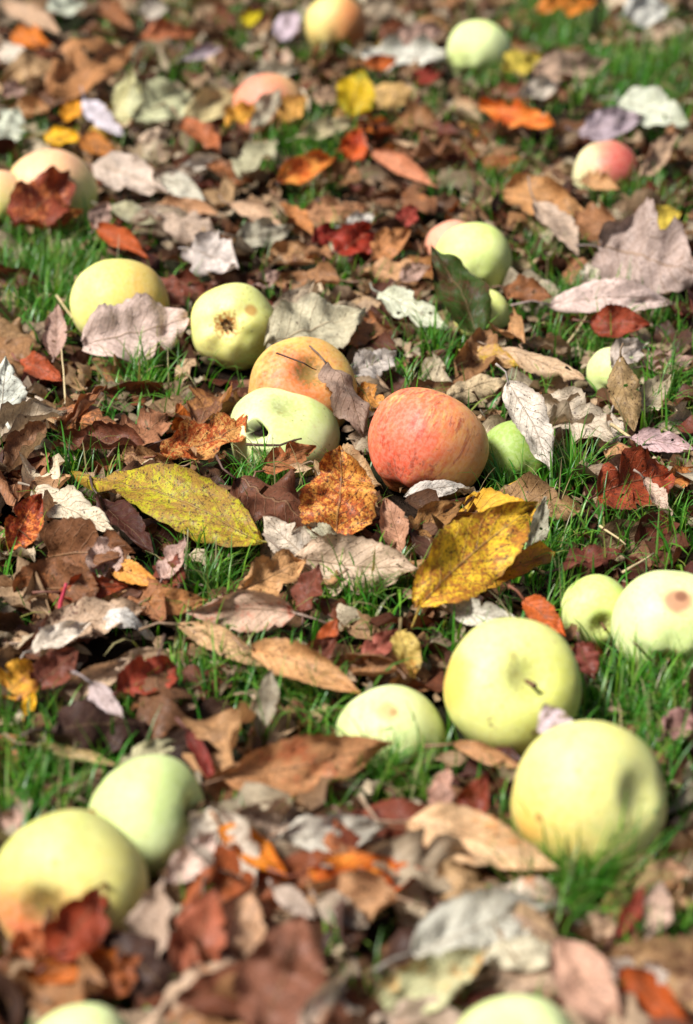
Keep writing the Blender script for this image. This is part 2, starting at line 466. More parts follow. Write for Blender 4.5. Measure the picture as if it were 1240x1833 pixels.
# every leaf that can be told apart in the photograph:
# x0 y0 base, x1 y1 tip, width (photo pixels across the open blade), n = facing (right, towards viewer, up)
F = (0, .8, .6); U = (0, .25, 1); T = (0, .5, .85); FL = (-.4, .7, .6); FR = (.4, .7, .6)
PAL = dict(tan=(196, 164, 134), pale=(216, 204, 186), white=(228, 222, 210), mint=(206, 212, 190), gg=(168, 164, 132), pink=(196, 162, 146),
           lilac=(194, 176, 184), brown=(140, 96, 68), rb=(118, 54, 38), rust=(182, 84, 38), red=(150, 56, 34), orange=(224, 128, 36),
           yel=(230, 184, 34), yg=(180, 176, 56), dark=(66, 38, 28), mar=(114, 66, 56), grey=(168, 148, 134), py=(206, 190, 140))
LEAVES = [
 # top, out of focus
 (85,165,240,85,105,F,'tan','o',.3,.05,'big tan brown pointed leaf near the upper left corner',dict(top=(192,138,96))),
 (88,20,152,4,62,T,'mint','o',.4,0,'pale mint coloured leaf at the top edge, upper left',{}),
 (22,62,88,82,48,F,'orange','o',.5,0,'orange leaf blurred near the top left corner',{}),
 (0,88,58,116,42,F,'pale','o',.5,0,'pale pink leaf at the left edge below the orange leaf',{}),
 (8,8,104,62,40,F,'tan','n',.9,0,'long tan leaf slanting down in the top left corner',{}),
 (178,14,242,52,58,F,'brown','o',1.2,0,'brown cupped leaf with a pale inside near the top edge',dict(und=(190,150,110))),
 (250,22,302,12,40,F,'pale','o',.4,0,'pale grey pink leaf at the top edge left of the yellow fleck',{}),
 (250,74,352,56,46,F,'rust','o',.7,.1,'light rust leaf beside the big tan leaf at upper left',dict(top=(196,118,84))),
 (326,102,402,88,24,F,'lilac','n',.9,0,'thin pinkish rolled leaf in the upper left litter',{}),
 (228,228,240,124,62,FL,'py','o',.6,0,'upright cream green leaf standing like a tooth, upper left',dict(top=(206,202,150))),
 (240,215,335,160,84,F,'mint','r',.5,0,'broad pale green leaf in the upper left third',dict(top=(198,200,158))),
 (330,205,448,180,62,F,'py','o',.5,.05,'pale straw coloured leaf left of the half hidden peach apple',{}),
 (150,180,222,240,40,F,'lilac','o',.3,0,'whitish lilac leaf above the apple at the left edge',dict(top=(212,204,212))),
 (80,240,150,252,38,F,'yel','o',.5,0,'bright yellow leaf just above the apple at the left edge',{}),
 (115,218,140,176,36,F,'yel','o',.6,0,'small golden leaf standing behind the bright yellow one',dict(top=(222,160,40))),
 (148,246,214,280,50,F,'orange','o',.9,0,'crumpled amber leaf behind the apple at the left edge',dict(top=(200,130,60),spots=.5)),
 (328,218,392,278,54,FR,'rust','o',.8,0,'rusty tan leaf with a red base in the upper left third',dict(top=(192,112,72))),
 (318,306,404,288,34,F,'pale','n',1,0,'pale wavy leaf right of the long pale leaf',{}),
 (2,255,32,192,66,F,'mint','o',.3,0,'pale grey green leaf cut by the left edge, above the edge apple',{}),
 (0,172,46,158,38,F,'pink','n',.7,0,'pink tan leaf cut by the left edge',{}),
 (165,296,302,346,70,F,'pale','o',.5,.03,'long pale pinkish leaf right of the apple at the left edge',dict(top=(206,188,172))),
 (288,322,368,358,46,F,'gg','o',.5,0,'pale grey green leaf at the end of the long pale leaf',dict(top=(198,194,176))),
 (198,372,284,396,38,F,'gg','o',.6,0,'grey green leaf above the yellow apple with a leaf across it',{}),
 (278,362,388,386,42,F,'tan','n',.8,0,'pinkish tan leaf above the white angular leaf',dict(top=(178,142,118))),
 (168,412,192,362,40,FR,'pink','o',.5,0,'grey pink leaf standing right of the edge apple',{}),
 (178,406,262,464,48,F,'rust','o',.9,0,'red rust leaf above the yellow apple with a leaf across it',{}),
 (338,446,424,476,84,F,'pale','l',.3,0,'whitish angular leaf above the apple with the russet hollow',dict(top=(220,208,200))),
 (284,498,330,548,54,F,'mar','o',.6,0,'dark maroon leaf between the two upper yellow apples',{}),
 (410,362,512,420,34,F,'tan','n',1.1,0,'slender tan rolled leaf left of the deep red leaf',{}),
 (425,428,522,408,56,F,'gg','o',.5,0,'grey leaf above the large grey green leaf',dict(top=(178,172,150))),
 (504,364,562,424,38,FR,'orange','o',.8,0,'orange brown leaf strip left of the deep red leaf',dict(top=(194,130,80))),
 (455,508,502,488,34,F,'pink','o',.4,0,'small pale pink leaf behind the apple with the russet hollow',{}),
 (430,314,496,250,64,FL,'gg','o',.4,0,'grey green leaf left of the green grass patch, upper middle',{}),
 (494,322,604,284,56,F,'orange','o',.8,0,'orange and cream curled leaf below the upper grass patch',dict(top=(226,160,84),mot=(196,84,24),amt=.6)),
 (620,292,648,232,54,F,'orange','o',.9,0,'vivid red orange curled leaf in the upper middle',dict(top=(216,92,24),mot=(150,34,14))),
 (528,242,628,222,40,F,'py','n',.7,0,'pale lens shaped leaf left of the vivid red orange leaf',dict(top=(198,184,146))),
 (622,206,652,124,70,F,'yg','o',.4,0,'yellow green upright leaf below the topmost apple',dict(top=(196,172,26),mot=(110,130,20))),
 (560,178,622,168,36,F,'tan','o',.5,0,'tan leaf left of the yellow green upright leaf',{}),
 (648,92,800,100,60,F,'white','l',.5,-.08,'white zigzag leaf between the two topmost apples',dict(top=(222,222,208),wave=.2)),
 (652,118,712,104,34,F,'orange','o',.6,0,'orange leaf under the white zigzag leaf',dict(top=(206,104,44))),
 (500,74,534,18,42,F,'lilac','o',.3,0,'lilac leaf left of the topmost apple',dict(top=(202,184,194))),
 (436,44,466,22,30,F,'yg','o',.3,0,'small acid yellow leaf at the top edge',dict(top=(206,196,24))),
 (708,84,794,50,50,F,'pink','o',.5,0,'pinkish pale leaf behind the white zigzag leaf',{}),
 (664,276,786,330,46,F,'pink','o',.9,0,'long rosy brown leaf in the upper middle',dict(top=(192,134,112))),
 (734,148,794,128,34,F,'mar','o',.5,0,'dark red leaf below the white zigzag leaf',dict(top=(142,58,50))),
 (430,150,540,128,40,F,'pale','o',.6,.08,'pale leaf lying over the half hidden peach apple',dict(top=(206,196,170))),
 (452,232,498,158,36,FR,'py','n',.6,0,'grey cream leaf standing across the half hidden peach apple',dict(top=(196,186,160))),
 (410,216,466,180,46,F,'yel','o',.5,0,'mustard leaf at the foot of the half hidden peach apple',dict(top=(222,172,76))),
 (500,210,548,168,50,F,'orange','o',.6,0,'amber tan leaf on the right of the half hidden peach apple',dict(top=(200,156,86))),
 (858,188,992,226,58,F,'orange','l',.8,-.1,'orange crumpled leaf right of centre near the top',dict(top=(230,140,58),mot=(190,80,26),amt=.5,wave=.16)),
 (966,18,1062,2,52,F,'orange','o',.6,0,'glowing orange leaf at the top edge, right side',dict(top=(236,146,54))),
 (1118,26,1204,10,66,F,'mint','o',.4,0,'pale mint leaf in the top right corner',dict(top=(208,208,198))),
 (956,136,1084,106,66,F,'tan','o',.6,0,'broad pinkish tan leaf in the upper right',dict(top=(198,168,144))),
 (928,168,1004,148,44,F,'pale','o',.5,0,'pale leaf behind the orange crumpled leaf',{}),
 (1034,236,1152,212,58,F,'lilac','o',.3,.05,'lilac grey leaf touching the small red and cream apple',{}),
 (1108,186,1238,220,76,F,'mint','o',.35,.05,'large pale mint leaf at the right edge above the lilac leaf',{}),
 (1142,312,1212,242,44,FR,'tan','o',.9,0,'tan folded leaf right of the small red and cream apple',{}),
 (1040,322,1110,340,44,F,'tan','o',.8,0,'tan leaf in front of the small cream and crimson apple',dict(top=(186,150,116))),
 (900,128,968,98,52,F,'yg','o',.5,0,'yellow green leaf touching the upper right apple',dict(top=(196,184,84))),
 (898,350,1060,380,84,F,'tan','o',.8,.06,'large tan brown leaf right of the green apple with a dark leaf',dict(top=(184,144,106))),
 (958,362,1034,456,62,FR,'pale','o',.7,0,'pale leaf drooping down below the large tan brown leaf',dict(top=(200,176,154))),
 (1072,446,1246,486,168,F,'grey','l',.25,.03,'very large grey pink lobed leaf at the right edge',dict(top=(172,152,142),und=(180,160,150),vein=1,amt=.15)),
 (984,548,1206,540,66,F,'pink','o',.5,.10,'whitish pink arched leaf below the very large grey leaf',dict(top=(222,198,188),und=(220,198,186),wave=.1)),
 (1056,574,1162,584,64,F,'red','o',.6,0,'glossy red brown leaf in the shade under the arched pink leaf',dict(top=(150,62,40))),
 (1045,504,1070,464,34,F,'pale','o',.3,0,'small pale pointed leaf left of the very large grey leaf',{}),
 (904,512,988,536,52,F,'brown','o',.6,0,'brown leaf right of the green apple with a dark leaf',{}),
 (1154,402,1220,380,48,F,'yg','o',.5,0,'yellow crumpled leaf above the very large grey leaf',dict(top=(202,186,84))),
 (600,452,668,414,64,F,'red','r',.5,0,'deep red broad leaf in the upper middle',dict(top=(158,40,18),und=(170,60,30))),
 (560,436,606,410,40,F,'red','o',.5,0,'small crimson leaf joined to the deep red broad leaf',dict(top=(146,34,24))),
 (664,462,734,412,54,F,'tan','o',.6,0,'orange tan leaf right of the deep red broad leaf',dict(top=(198,138,96))),
 (545,388,654,366,48,F,'pink','o',.5,0,'pinkish brown leaf above the deep red broad leaf',dict(top=(190,148,122))),
 (618,404,668,386,28,F,'white','n',.5,0,'small white leaf fragment above the deep red broad leaf',{}),
 (714,404,746,370,38,F,'rust','o',.5,0,'brick red leaf left of the small pink apple',dict(top=(172,66,60))),
 (716,500,768,476,36,F,'pink','o',.5,0,'pink brown leaf left of the dark leaf on the green apple',{}),
 # around the upper apples
 (148,612,336,572,112,(-.5,.8,.5),'pink','r',.45,.04,'broad pinkish grey leaf leaning across the yellow apple',dict(top=(214,190,178),und=(214,190,178),amt=.15,spots=.08,stalk=0)),
 (94,640,106,544,48,F,'pink','o',.7,0,'narrow pinkish leaf standing left of the leaf covered yellow apple',{}),
 (8,772,6,638,76,FR,'white','o',.3,0,'whitish toothed leaf standing at the left edge',dict(top=(216,220,206),und=(216,220,206),amt=.08)),
 (36,646,112,680,44,F,'rust','o',.5,0,'bright rust leaf right of the whitish toothed leaf',dict(top=(184,86,52))),
 (12,846,86,758,84,FL,'tan','n',2.2,0,'grey tan rolled leaf near the left edge',dict(top=(120,90,70),und=(180,160,130))),
 (108,772,194,694,52,FL,'brown','n',1.8,0,'brown rolled leaf pointing up right beside the grey tan roll',{}),
 (212,800,302,742,76,T,'brown','l',.4,0,'dull brown mottled leaf above the long yellow green leaf',dict(top=(158,114,92))),
 (284,808,462,764,84,T,'rust','l',.5,0,'orange red ragged leaf left of the apple with a dark hole',dict(top=(196,92,44),mot=(214,160,90),amt=.55,spots=.5)),
 (466,972,134,846,106,(0,.55,.85),'yg','o',.35,.04,'long yellow green speckled leaf with a pointed tip',dict(top=(178,180,42),mot=(150,112,48),amt=.62,spots=.75,und=(190,180,90),stalk=.15)),
 (62,878,206,954,70,T,'pale','o',.4,.03,'pale cream leaf under the tip of the long yellow green leaf',dict(top=(208,194,168),und=(208,194,168),amt=.1)),
 (18,984,74,884,66,FR,'red','o',.8,0,'dark red leaf with yellow veins at the left edge',dict(top=(158,58,28),mot=(220,130,60),amt=.4,spots=.4)),
 (184,888,270,990,64,(0,.2,.9),'dark','o',.7,0,'dark brown leaf in shadow under the long yellow green leaf',dict(top=(70,36,26),und=(80,42,30))),
 (166,1034,216,956,64,F,'pink','o',.5,0,'grey pink leaf standing below the pale cream leaf',dict(top=(184,156,142))),
 (198,1006,288,1050,46,F,'orange','o',.7,0,'amber leaf lying against the grey pink standing leaf',dict(top=(214,160,88))),
 (290,1038,332,962,50,FL,'pink','o',.9,0,'soft pink cupped leaf below the long yellow green leaf',dict(top=(202,168,154))),
 (104,1062,228,1048,56,F,'rust','o',.8,0,'rust leaf with a red stalk left of the amber leaf',dict(top=(160,70,40))),
 (264,1076,372,1074,50,F,'tan','o',.6,.05,'tan orange leaf above the white arched leaf',dict(top=(182,126,84))),
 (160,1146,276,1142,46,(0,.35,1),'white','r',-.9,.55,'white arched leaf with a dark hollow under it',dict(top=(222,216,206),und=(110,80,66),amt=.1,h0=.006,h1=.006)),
 (58,1168,158,1112,46,F,'pale','o',.9,.05,'pale curled leaf left of the white arched leaf',{}),
 (528,1096,334,1096,84,(0,1,.35),'tan','o',.8,-.03,'tan boat shaped leaf with a straight upper rim',dict(top=(204,174,150),mot=(168,84,60),amt=.35)),
 (164,1222,232,1318,50,FL,'lilac','o',.6,0,'whitish pink leaf tapering down into the grass at left',dict(top=(198,180,178))),
 (212,1240,312,1186,84,F,'red','r',.9,0,'maroon hollow leaf with a tan rim at lower left',dict(top=(146,66,54),und=(190,150,110))),
 (196,1192,304,1168,30,F,'tan','n',.8,.1,'thin tan curled leaf over the maroon hollow leaf',{}),
 (0,1248,64,1192,76,F,'yel','r',.5,0,'golden yellow mottled leaf at the left edge',dict(top=(216,168,64),mot=(170,100,50),amt=.4)),
 (44,1280,62,1236,24,F,'yel','o',.4,0,'tiny bright yellow leaf in the grass at the left edge',{}),
 (58,1234,134,1164,70,F,'mar','r',.9,0,'maroon crumpled leaf right of the golden mottled leaf',dict(top=(122,72,62))),
 (318,1120,474,1188,46,F,'tan','n',.8,0,'tan slanting leaf below the boat shaped leaf',dict(top=(186,158,132))),
 (452,1160,648,1244,76,F,'tan','o',.8,.06,'large tan brown leaf left of the low flat green apple',dict(top=(198,158,122))),
 (466,1318,482,1196,40,F,'gg','n',.8,0,'grey upright leaf left of the large tan brown leaf',dict(top=(158,148,126))),
 # centre
 (478,618,654,552,122,(-.5,.8,.55),'gg','o',.35,.03,'large grey green leaf leaning behind the orange flushed apple',dict(top=(196,188,158),und=(196,186,158),amt=.3,stalk=0)),
 (478,600,560,500,46,F,'tan','o',.8,0,'tan toothed leaf edge behind the large grey green leaf',dict(top=(190,172,146),spots=.6)),
 (572,616,706,590,66,T,'brown','o',.6,0,'brown leaf right of the large grey green leaf',dict(top=(158,118,92))),
 (628,668,708,632,56,F,'pale','l',.6,0,'pale torn leaf above the striped red apple',dict(top=(208,198,188))),
 (586,648,646,778,70,(.5,.7,.6),'grey','n',-1.4,.16,'brown grey leaf bent over the right of the orange flushed apple',dict(top=(156,132,116),und=(120,90,70))),
 (644,690,684,736,44,F,'orange','l',.6,0,'small amber crumbling leaf left of the striped red apple',dict(top=(206,150,82),spots=.5)),
 (858,604,772,442,82,(.25,1,.4),'dark','o',.3,.03,'dark green and brown leaf standing before the green apple',dict(top=(50,72,18),mot=(66,36,14),und=(80,70,30),amt=.45,stalk=0)),
 (674,528,804,584,54,F,'mint','l',.5,0,'pale green white leaf left of the dark standing leaf',dict(top=(212,216,190))),
 (722,886,834,874,34,(0,.7,.7),'white','n',-.5,.12,'white arched leaf strip at the foot of the striped red apple',dict(top=(220,212,200),und=(210,200,180),stalk=0)),
 (470,842,566,800,52,F,'brown','o',.9,0,'brown crumpled leaf at the foot of the apple with a dark hole',dict(top=(150,104,74),mot=(196,110,60))),
 (602,974,606,798,132,(-.1,.9,.45),'rust','o',.35,0,'orange rust speckled leaf standing upright in the centre',dict(top=(186,92,40),mot=(222,160,74),amt=.5,spots=.8,vein=1)),
 (548,1006,474,922,68,F,'pale','o',.5,0,'pale blunt leaf left of the upright rust leaf',dict(top=(202,188,168))),
 (606,962,522,962,54,F,'gg','o',.4,0,'grey green leaf below the upright rust leaf',dict(top=(192,190,162))),
 (528,992,750,1022,108,(0,.9,.5),'tan','o',.3,0,'big pale brown leaf with a shiny patch, tucked under the yellow leaf',dict(top=(200,176,150),und=(200,176,150),amt=.2)),
 (716,990,690,892,50,F,'pink','n',.6,0,'pinkish brown narrow leaf right of the upright rust leaf',dict(top=(180,142,128))),
 (704,966,834,900,62,F,'brown','o',.9,0,'olive brown folded leaf below the striped red apple',dict(top=(158,122,82))),
 (752,1088,958,900,122,(-.1,.95,.45),'yel','o',.25,.02,'golden yellow leaf with dark spots and a brown blotch',dict(top=(238,196,50),mot=(160,96,40),amt=.55,spots=.75,vein=1,und=(220,180,80))),
 (938,1010,978,890,36,(.5,.7,.5),'gg','n',.5,0,'thin grey leaf behind the golden yellow leaf',dict(top=(176,172,150))),
 (428,1054,548,1008,76,F,'tan','l',.6,0,'tan ragged leaf below the end of the yellow green leaf',dict(top=(198,158,120))),
 (540,1096,572,1010,54,FL,'mar','o',.5,0,'maroon leaf between the ragged tan leaf and the grass tuft',{}),
 (804,1084,930,1112,50,F,'pale','o',.5,.05,'pale grey leaf under the golden yellow leaf',dict(top=(206,200,182))),
 (934,1074,1014,1136,50,(.2,.8,.6),'rust','o',.5,0,'orange leaf wedged beside the small green apple',dict(top=(202,98,40))),
 (1038,1148,1064,1216,50,F,'mar','o',.4,0,'maroon leaf under the small green apple',dict(top=(124,66,62))),
 (716,1128,742,1214,54,FR,'py','o',.6,0,'straw yellow leaf above the low flat green apple',dict(top=(206,180,100),mot=(170,110,40))),
 (648,1174,714,1128,44,F,'mar','o',.5,0,'dusty rose brown leaf left of the straw yellow leaf',dict(top=(158,94,88))),
 (572,1180,600,1106,32,F,'rust','n',.6,0,'narrow rust leaf among the grass below centre',{}),
 (518,1204,606,1142,56,F,'mar','o',.6,0,'purplish brown leaf below the narrow rust leaf',{}),
 # right of centre
 (874,614,1044,684,52,(0,.7,.8),'tan','n',-1.6,.02,'long tan rolled leaf above the torn pale leaves',dict(top=(202,172,138),und=(150,110,80))),
 (798,714,908,678,60,(0,.7,.8),'tan','n',-1.5,.04,'cream tan rolled leaf above the striped red apple',dict(top=(206,184,146),und=(150,110,80))),
 (842,626,928,658,44,F,'yel','o',.6,0,'yellow leaf piece above the cream tan rolled leaf',dict(top=(206,180,60),mot=(190,150,110),amt=.5)),
 (908,686,988,848,68,(.15,.9,.5),'pale','o',.5,.04,'pale grey leaf drooping over the shaded green apple',dict(top=(208,198,184),und=(208,198,184),amt=.15)),
 (978,712,1096,784,84,(0,.85,.6),'tan','l',.6,0,'pale leaf with sharp torn points right of the drooping leaf',dict(top=(200,186,164),und=(200,186,164))),
 (1112,636,1132,772,56,(-.2,.8,.6),'grey','n',-1.5,0,'olive brown rolled leaf standing beside the hidden green apple',dict(top=(160,140,110),und=(120,90,70),spots=.4)),
 (1140,744,1198,668,44,F,'gg','n',1.2,0,'grey tan leaf curling right of the olive brown roll',dict(top=(174,160,132))),
 (1094,638,1154,602,52,F,'pale','o',.5,0,'pale pink leaf resting on the hidden green apple',dict(top=(198,184,172),stalk=0)),
 (1066,888,1196,846,100,F,'red','r',.6,.05,'brick red wrinkled leaf in the grass at right',dict(top=(170,74,44),mot=(116,46,28),spots=.5)),
 (1150,856,1200,926,38,FR,'tan','n',1.1,0,'pale folded leaf in front of the brick red leaf',dict(top=(202,176,156))),
 (1128,782,1242,806,40,F,'pink','n',.7,0,'pinkish leaf at the right edge above the brick red leaf',dict(top=(198,168,168))),
 (1192,866,1240,838,44,F,'orange','o',.6,0,'rusty yellow leaf cut by the right edge',dict(top=(204,130,70))),
 (1006,1018,1114,988,60,U,'mar','o',.5,0,'flat maroon leaf lying in the grass above the small green apple',dict(top=(110,60,52))),
 (1150,660,1240,640,50,T,'pink','l',.5,0,'pale ragged leaf at the right edge above the grass',{}),
 # below centre
 (398,1384,704,1338,104,(0,.9,.5),'tan','o',.55,.02,'broad brown leaf in front of the low flat green apple',dict(top=(176,134,102),und=(176,134,102),mot=(170,96,60))),
 (548,1356,684,1330,52,F,'rust','o',.7,0,'bright rust leaf leaning on the low flat green apple',dict(top=(200,90,36))),
 (498,1502,694,1474,78,F,'pale','o',.6,.04,'pale grey leaf above the red orange leaf near the bottom',dict(top=(204,198,182))),
 (396,1476,514,1578,66,FR,'orange','o',.8,0,'orange curled leaf left of the pale grey leaf',dict(top=(232,140,28),mot=(170,70,20))),
 (552,1566,768,1556,84,(0,.9,.5),'rust','o',.5,0,'red orange leaf lying across the lower middle',dict(top=(204,88,26),mot=(226,140,50),amt=.5)),
 (728,1474,1004,1552,98,F,'tan','o',.6,.03,'large light tan leaf in front of the yellow apple at lower right',dict(top=(222,186,144),mot=(200,130,60),amt=.3)),
 (298,1580,392,1486,62,F,'pink','o',.8,0,'pale pink curled leaf right of the lower green apple',dict(top=(222,194,178))),
 (440,1728,456,1588,80,FL,'tan','o',.6,0,'tan smooth leaf standing above the big maroon leaf',dict(top=(198,158,124),und=(198,158,124))),
 (488,1590,564,1642,40,F,'pale','n',.8,0,'pale strip leaf under the orange curled leaf',dict(top=(190,172,156))),
 (566,1612,660,1656,60,F,'grey','o',.6,0,'grey brown leaf under the red orange leaf',dict(top=(176,160,140))),
 (474,1850,536,1634,156,(-.1,.9,.5),'mar','o',.35,0,'big dusty maroon leaf at the bottom edge, left of middle',dict(top=(134,92,80),und=(134,92,80),amt=.3)),
 (272,1736,292,1570,96,FL,'grey','o',.7,0,'grey tan leaf standing right of the lower left apple',dict(top=(180,156,136),und=(180,156,136))),
 (326,1748,384,1590,104,F,'brown','o',.7,0,'reddish brown leaf between the grey tan and tan standing leaves',dict(top=(158,94,76),und=(158,94,76))),
 (92,1700,186,1562,104,(0,.95,.4),'red','o',.5,0,'dark red leaf standing before the apple at lower left',dict(top=(150,58,32),und=(150,58,32))),
 (158,1704,218,1644,34,F,'tan','n',.7,0,'small cream curved leaf below the dark red standing leaf',dict(top=(222,190,152))),
 (48,1740,254,1716,70,F,'orange','o',.7,0,'orange leaf in shadow at the lower left',dict(top=(206,110,30))),
 (178,1776,256,1712,66,F,'rust','o',.7,0,'rust brown leaf above the apple at the bottom edge',dict(top=(168,88,40))),
 (16,1690,84,1646,64,F,'orange','o',.6,0,'salmon orange leaf under the lower left apple',dict(top=(220,128,84))),
 (736,1700,994,1622,124,(0,.75,.7),'pale','o',.4,.03,'large pale grey leaf at lower right of middle',dict(top=(196,194,178),und=(196,194,178),amt=.12)),
 (662,1792,876,1702,96,(0,.85,.6),'mint','o',.5,.05,'pale greenish leaf with an orange margin near the bottom',dict(top=(206,206,160),mot=(206,140,50),amt=.35)),
 (856,1722,1026,1700,58,(0,.6,.8),'pale','n',-.7,.12,'cream arched leaf above the apple at the bottom edge',dict(top=(218,210,180))),
 (988,1684,1124,1850,98,(.2,.8,.6),'pink','o',.5,0,'large pinkish tan leaf slanting down at the bottom right',dict(top=(202,160,136),und=(202,160,136))),
 (1106,1740,1240,1838,66,F,'rust','o',.6,0,'glossy rust orange leaf in the bottom right corner',dict(top=(178,78,20))),
 (1064,1742,1246,1738,56,F,'pale','o',.6,0,'pale leaf above the rust leaf in the bottom right corner',dict(top=(206,192,178))),
 (1168,1668,1186,1576,58,F,'pink','o',.5,0,'light pink upright leaf near the right edge, low down',dict(top=(214,182,162))),
 (1098,1678,1152,1588,34,F,'red','n',.6,0,'narrow dark red leaf left of the light pink upright leaf',dict(top=(138,50,36))),
 (1036,1662,1114,1650,46,F,'tan','o',.5,0,'tan leaf below the grass tuft at lower right',{}),
 (128,1456,174,1416,54,F,'red','o',.6,0,'small brick red leaf wedged between the two lower left apples',dict(top=(186,70,40))),
 (208,1372,334,1324,46,F,'py','o',.6,.05,'cream leaf behind the lower pale green apple',dict(top=(210,202,160))),
 (58,1326,206,1374,24,F,'tan','n',.6,-.06,'thin straw brown leaf lying in the grass at lower left',dict(top=(176,160,126))),
 (330,1306,388,1404,28,FR,'mar','n',.8,0,'narrow dark red leaf above the broad brown leaf',dict(top=(130,50,46))),
 (818,1478,872,1388,66,F,'red','o',.7,0,'red leaf left of the yellow apple at lower right',dict(top=(140,58,42))),
 (788,1458,802,1370,48,FL,'pink','o',.6,0,'pinkish leaf left of the red leaf beside the yellow apple',dict(top=(198,154,134))),
 (808,1336,934,1368,34,F,'tan','n',.8,0,'thin tan leaf under the apple with a grey hollow',dict(top=(186,146,116))),
 (1008,1326,974,1258,58,(0,.9,.4),'lilac','o',.3,0,'pale lilac leaf wedged between the two big yellow apples',dict(top=(212,194,202),und=(212,194,202),amt=.05,stalk=0,h0=.045,h1=.058,nolean=1)),
 (0,1506,34,1446,56,F,'pink','o',.5,0,'pinkish leaf at the left edge above the lower left apple',{}),
 (1108,1548,1242,1566,50,F,'pink','o',.6,0,'pinkish brown leaf under the yellow apple at lower right',dict(top=(178,146,130))),
 (1188,1316,1244,1266,56,F,'mar','o',.4,0,'dusty brown leaf at the right edge in the grass',dict(top=(150,112,106))),
 (24,404,128,306,92,(0,.95,.4),'rb','o',.6,0,'dark rusty leaf standing in front of the apple at the left edge',dict(top=(128,52,32),mot=(190,110,60),und=(128,52,32),stalk=0)),
 (50,398,150,382,46,F,'orange','o',.6,0,'orange tan leaf at the foot of the apple at the left edge',dict(top=(210,134,76))),
]
EXPL = []
def apple_clear(P, pad=0.0):
    for a in APPLES_PLACED:
        if (Vector((P.x, P.y, P.z)) - a[0]).length < a[1] + pad: return False
    return True

def push_out(e):
    """move a leaf's vertices out of the apples they would cut"""
    for ch in e.children:
        me = ch.data
        loc = e.location
        for v in me.vertices:
            p = v.co + loc
            for (c, R, ax) in APPLES_PLACED:
                d = p - c
                if d.length < R*1.01 and d.length > 1e-5:
                    p = c + d.normalized()*R*1.012
            v.co = p - loc

def lean(e, cx, cy):
    """slide a leaf that stands before an apple forward until it only touches it"""
    tips = [v.co.copy() for ch in e.children if ch.name.startswith('blade') for v in ch.data.vertices]
    for (c, R, ax) in APPLES_PLACED:
        ax_, ay_, dd = proj(c)
        rp = R*FPX/dd
        if math.hypot(cx-ax_, cy-ay_) > rp*1.15: continue
        tow = (CP - c).normalized(); tow.z *= .4; tow.normalize()
        for _ in range(40):
            pen = sorted(R - (t + e.location - c).length for t in tips)
            if pen[int(len(pen)*.93)] < .001: break
            e.location += tow*.0015
# ------------------------------------------------------------------ apples
APPLES_PLACED = []
GREEN = (lin((200, 214, 114)), lin((216, 224, 142)))
PALE = (lin((204, 217, 138)), lin((216, 225, 160)))
YELLOW = (lin((232, 224, 120)), lin((238, 230, 142)))
YG = (lin((222, 224, 114)), lin((230, 230, 136)))
def apple_mesh(R, seed, squash=.9, hollow=1.0, bites=()):
    r = random.Random(seed)
    nu, nv = 72, 54
    ph = r.uniform(0, 6.28); lob = r.uniform(.015, .035); sk = r.uniform(-.06, .06)
    vs = []
    prof = []
    for i in range(nv+1):
        a = math.pi*i/nv      # 0 = stem end
        s, c = math.sin(a), math.cos(a)
        rad = s**0.86 if s > 0 else 0
        rad *= (1 + 0.06*c)
        z = squash*math.copysign(abs(c)**0.9, c)
        # hollows
        dtop = math.exp(-(a/0.22)**2); dbot = math.exp(-((math.pi-a)/0.22)**2)
        z -= 0.20*dtop*hollow; z += 0.14*dbot*hollow
        prof.append((rad, z, dbot, dtop))
    for i, (rad, z, db, dt) in enumerate(prof):
        for j in range(nu):
            t = 2*math.pi*j/nu
            l = 1 + lob*math.cos(5*t+ph)*(0.35+.65*(1-(z+1)/2)) + .02*math.sin(t+ph) + .012*math.sin(2*t+ph*2)
            zz = z + (0.035*math.cos(5*t+ph)*math.exp(-((math.pi*(1-i/nv))-.5)**2/.06)*-1) + sk*rad*math.cos(t)
            vs.append(Vector((rad*l*math.cos(t), rad*l*math.sin(t), zz))*R)
    for k, v in enumerate(vs):
        n_ = v.normalized()
        v *= 1 + .012*noise.noise(n_*2.2 + Vector((seed, 0, 0))) + .004*noise.noise(n_*7 + Vector((0, seed, 0)))
        for bd, br in bites:
            q = (n_-bd).length/br*(1+.5*noise.noise(n_*14))
            if q < 1.15: v *= 1 - .30*max(0, min(1, (1.15-q)/.35))
    fs = []
    for i in range(nv):
        for j in range(nu):
            fs.append((i*nu+j, (i+1)*nu+j, (i+1)*nu+(j+1) % nu, i*nu+(j+1) % nu))
    return vs, fs

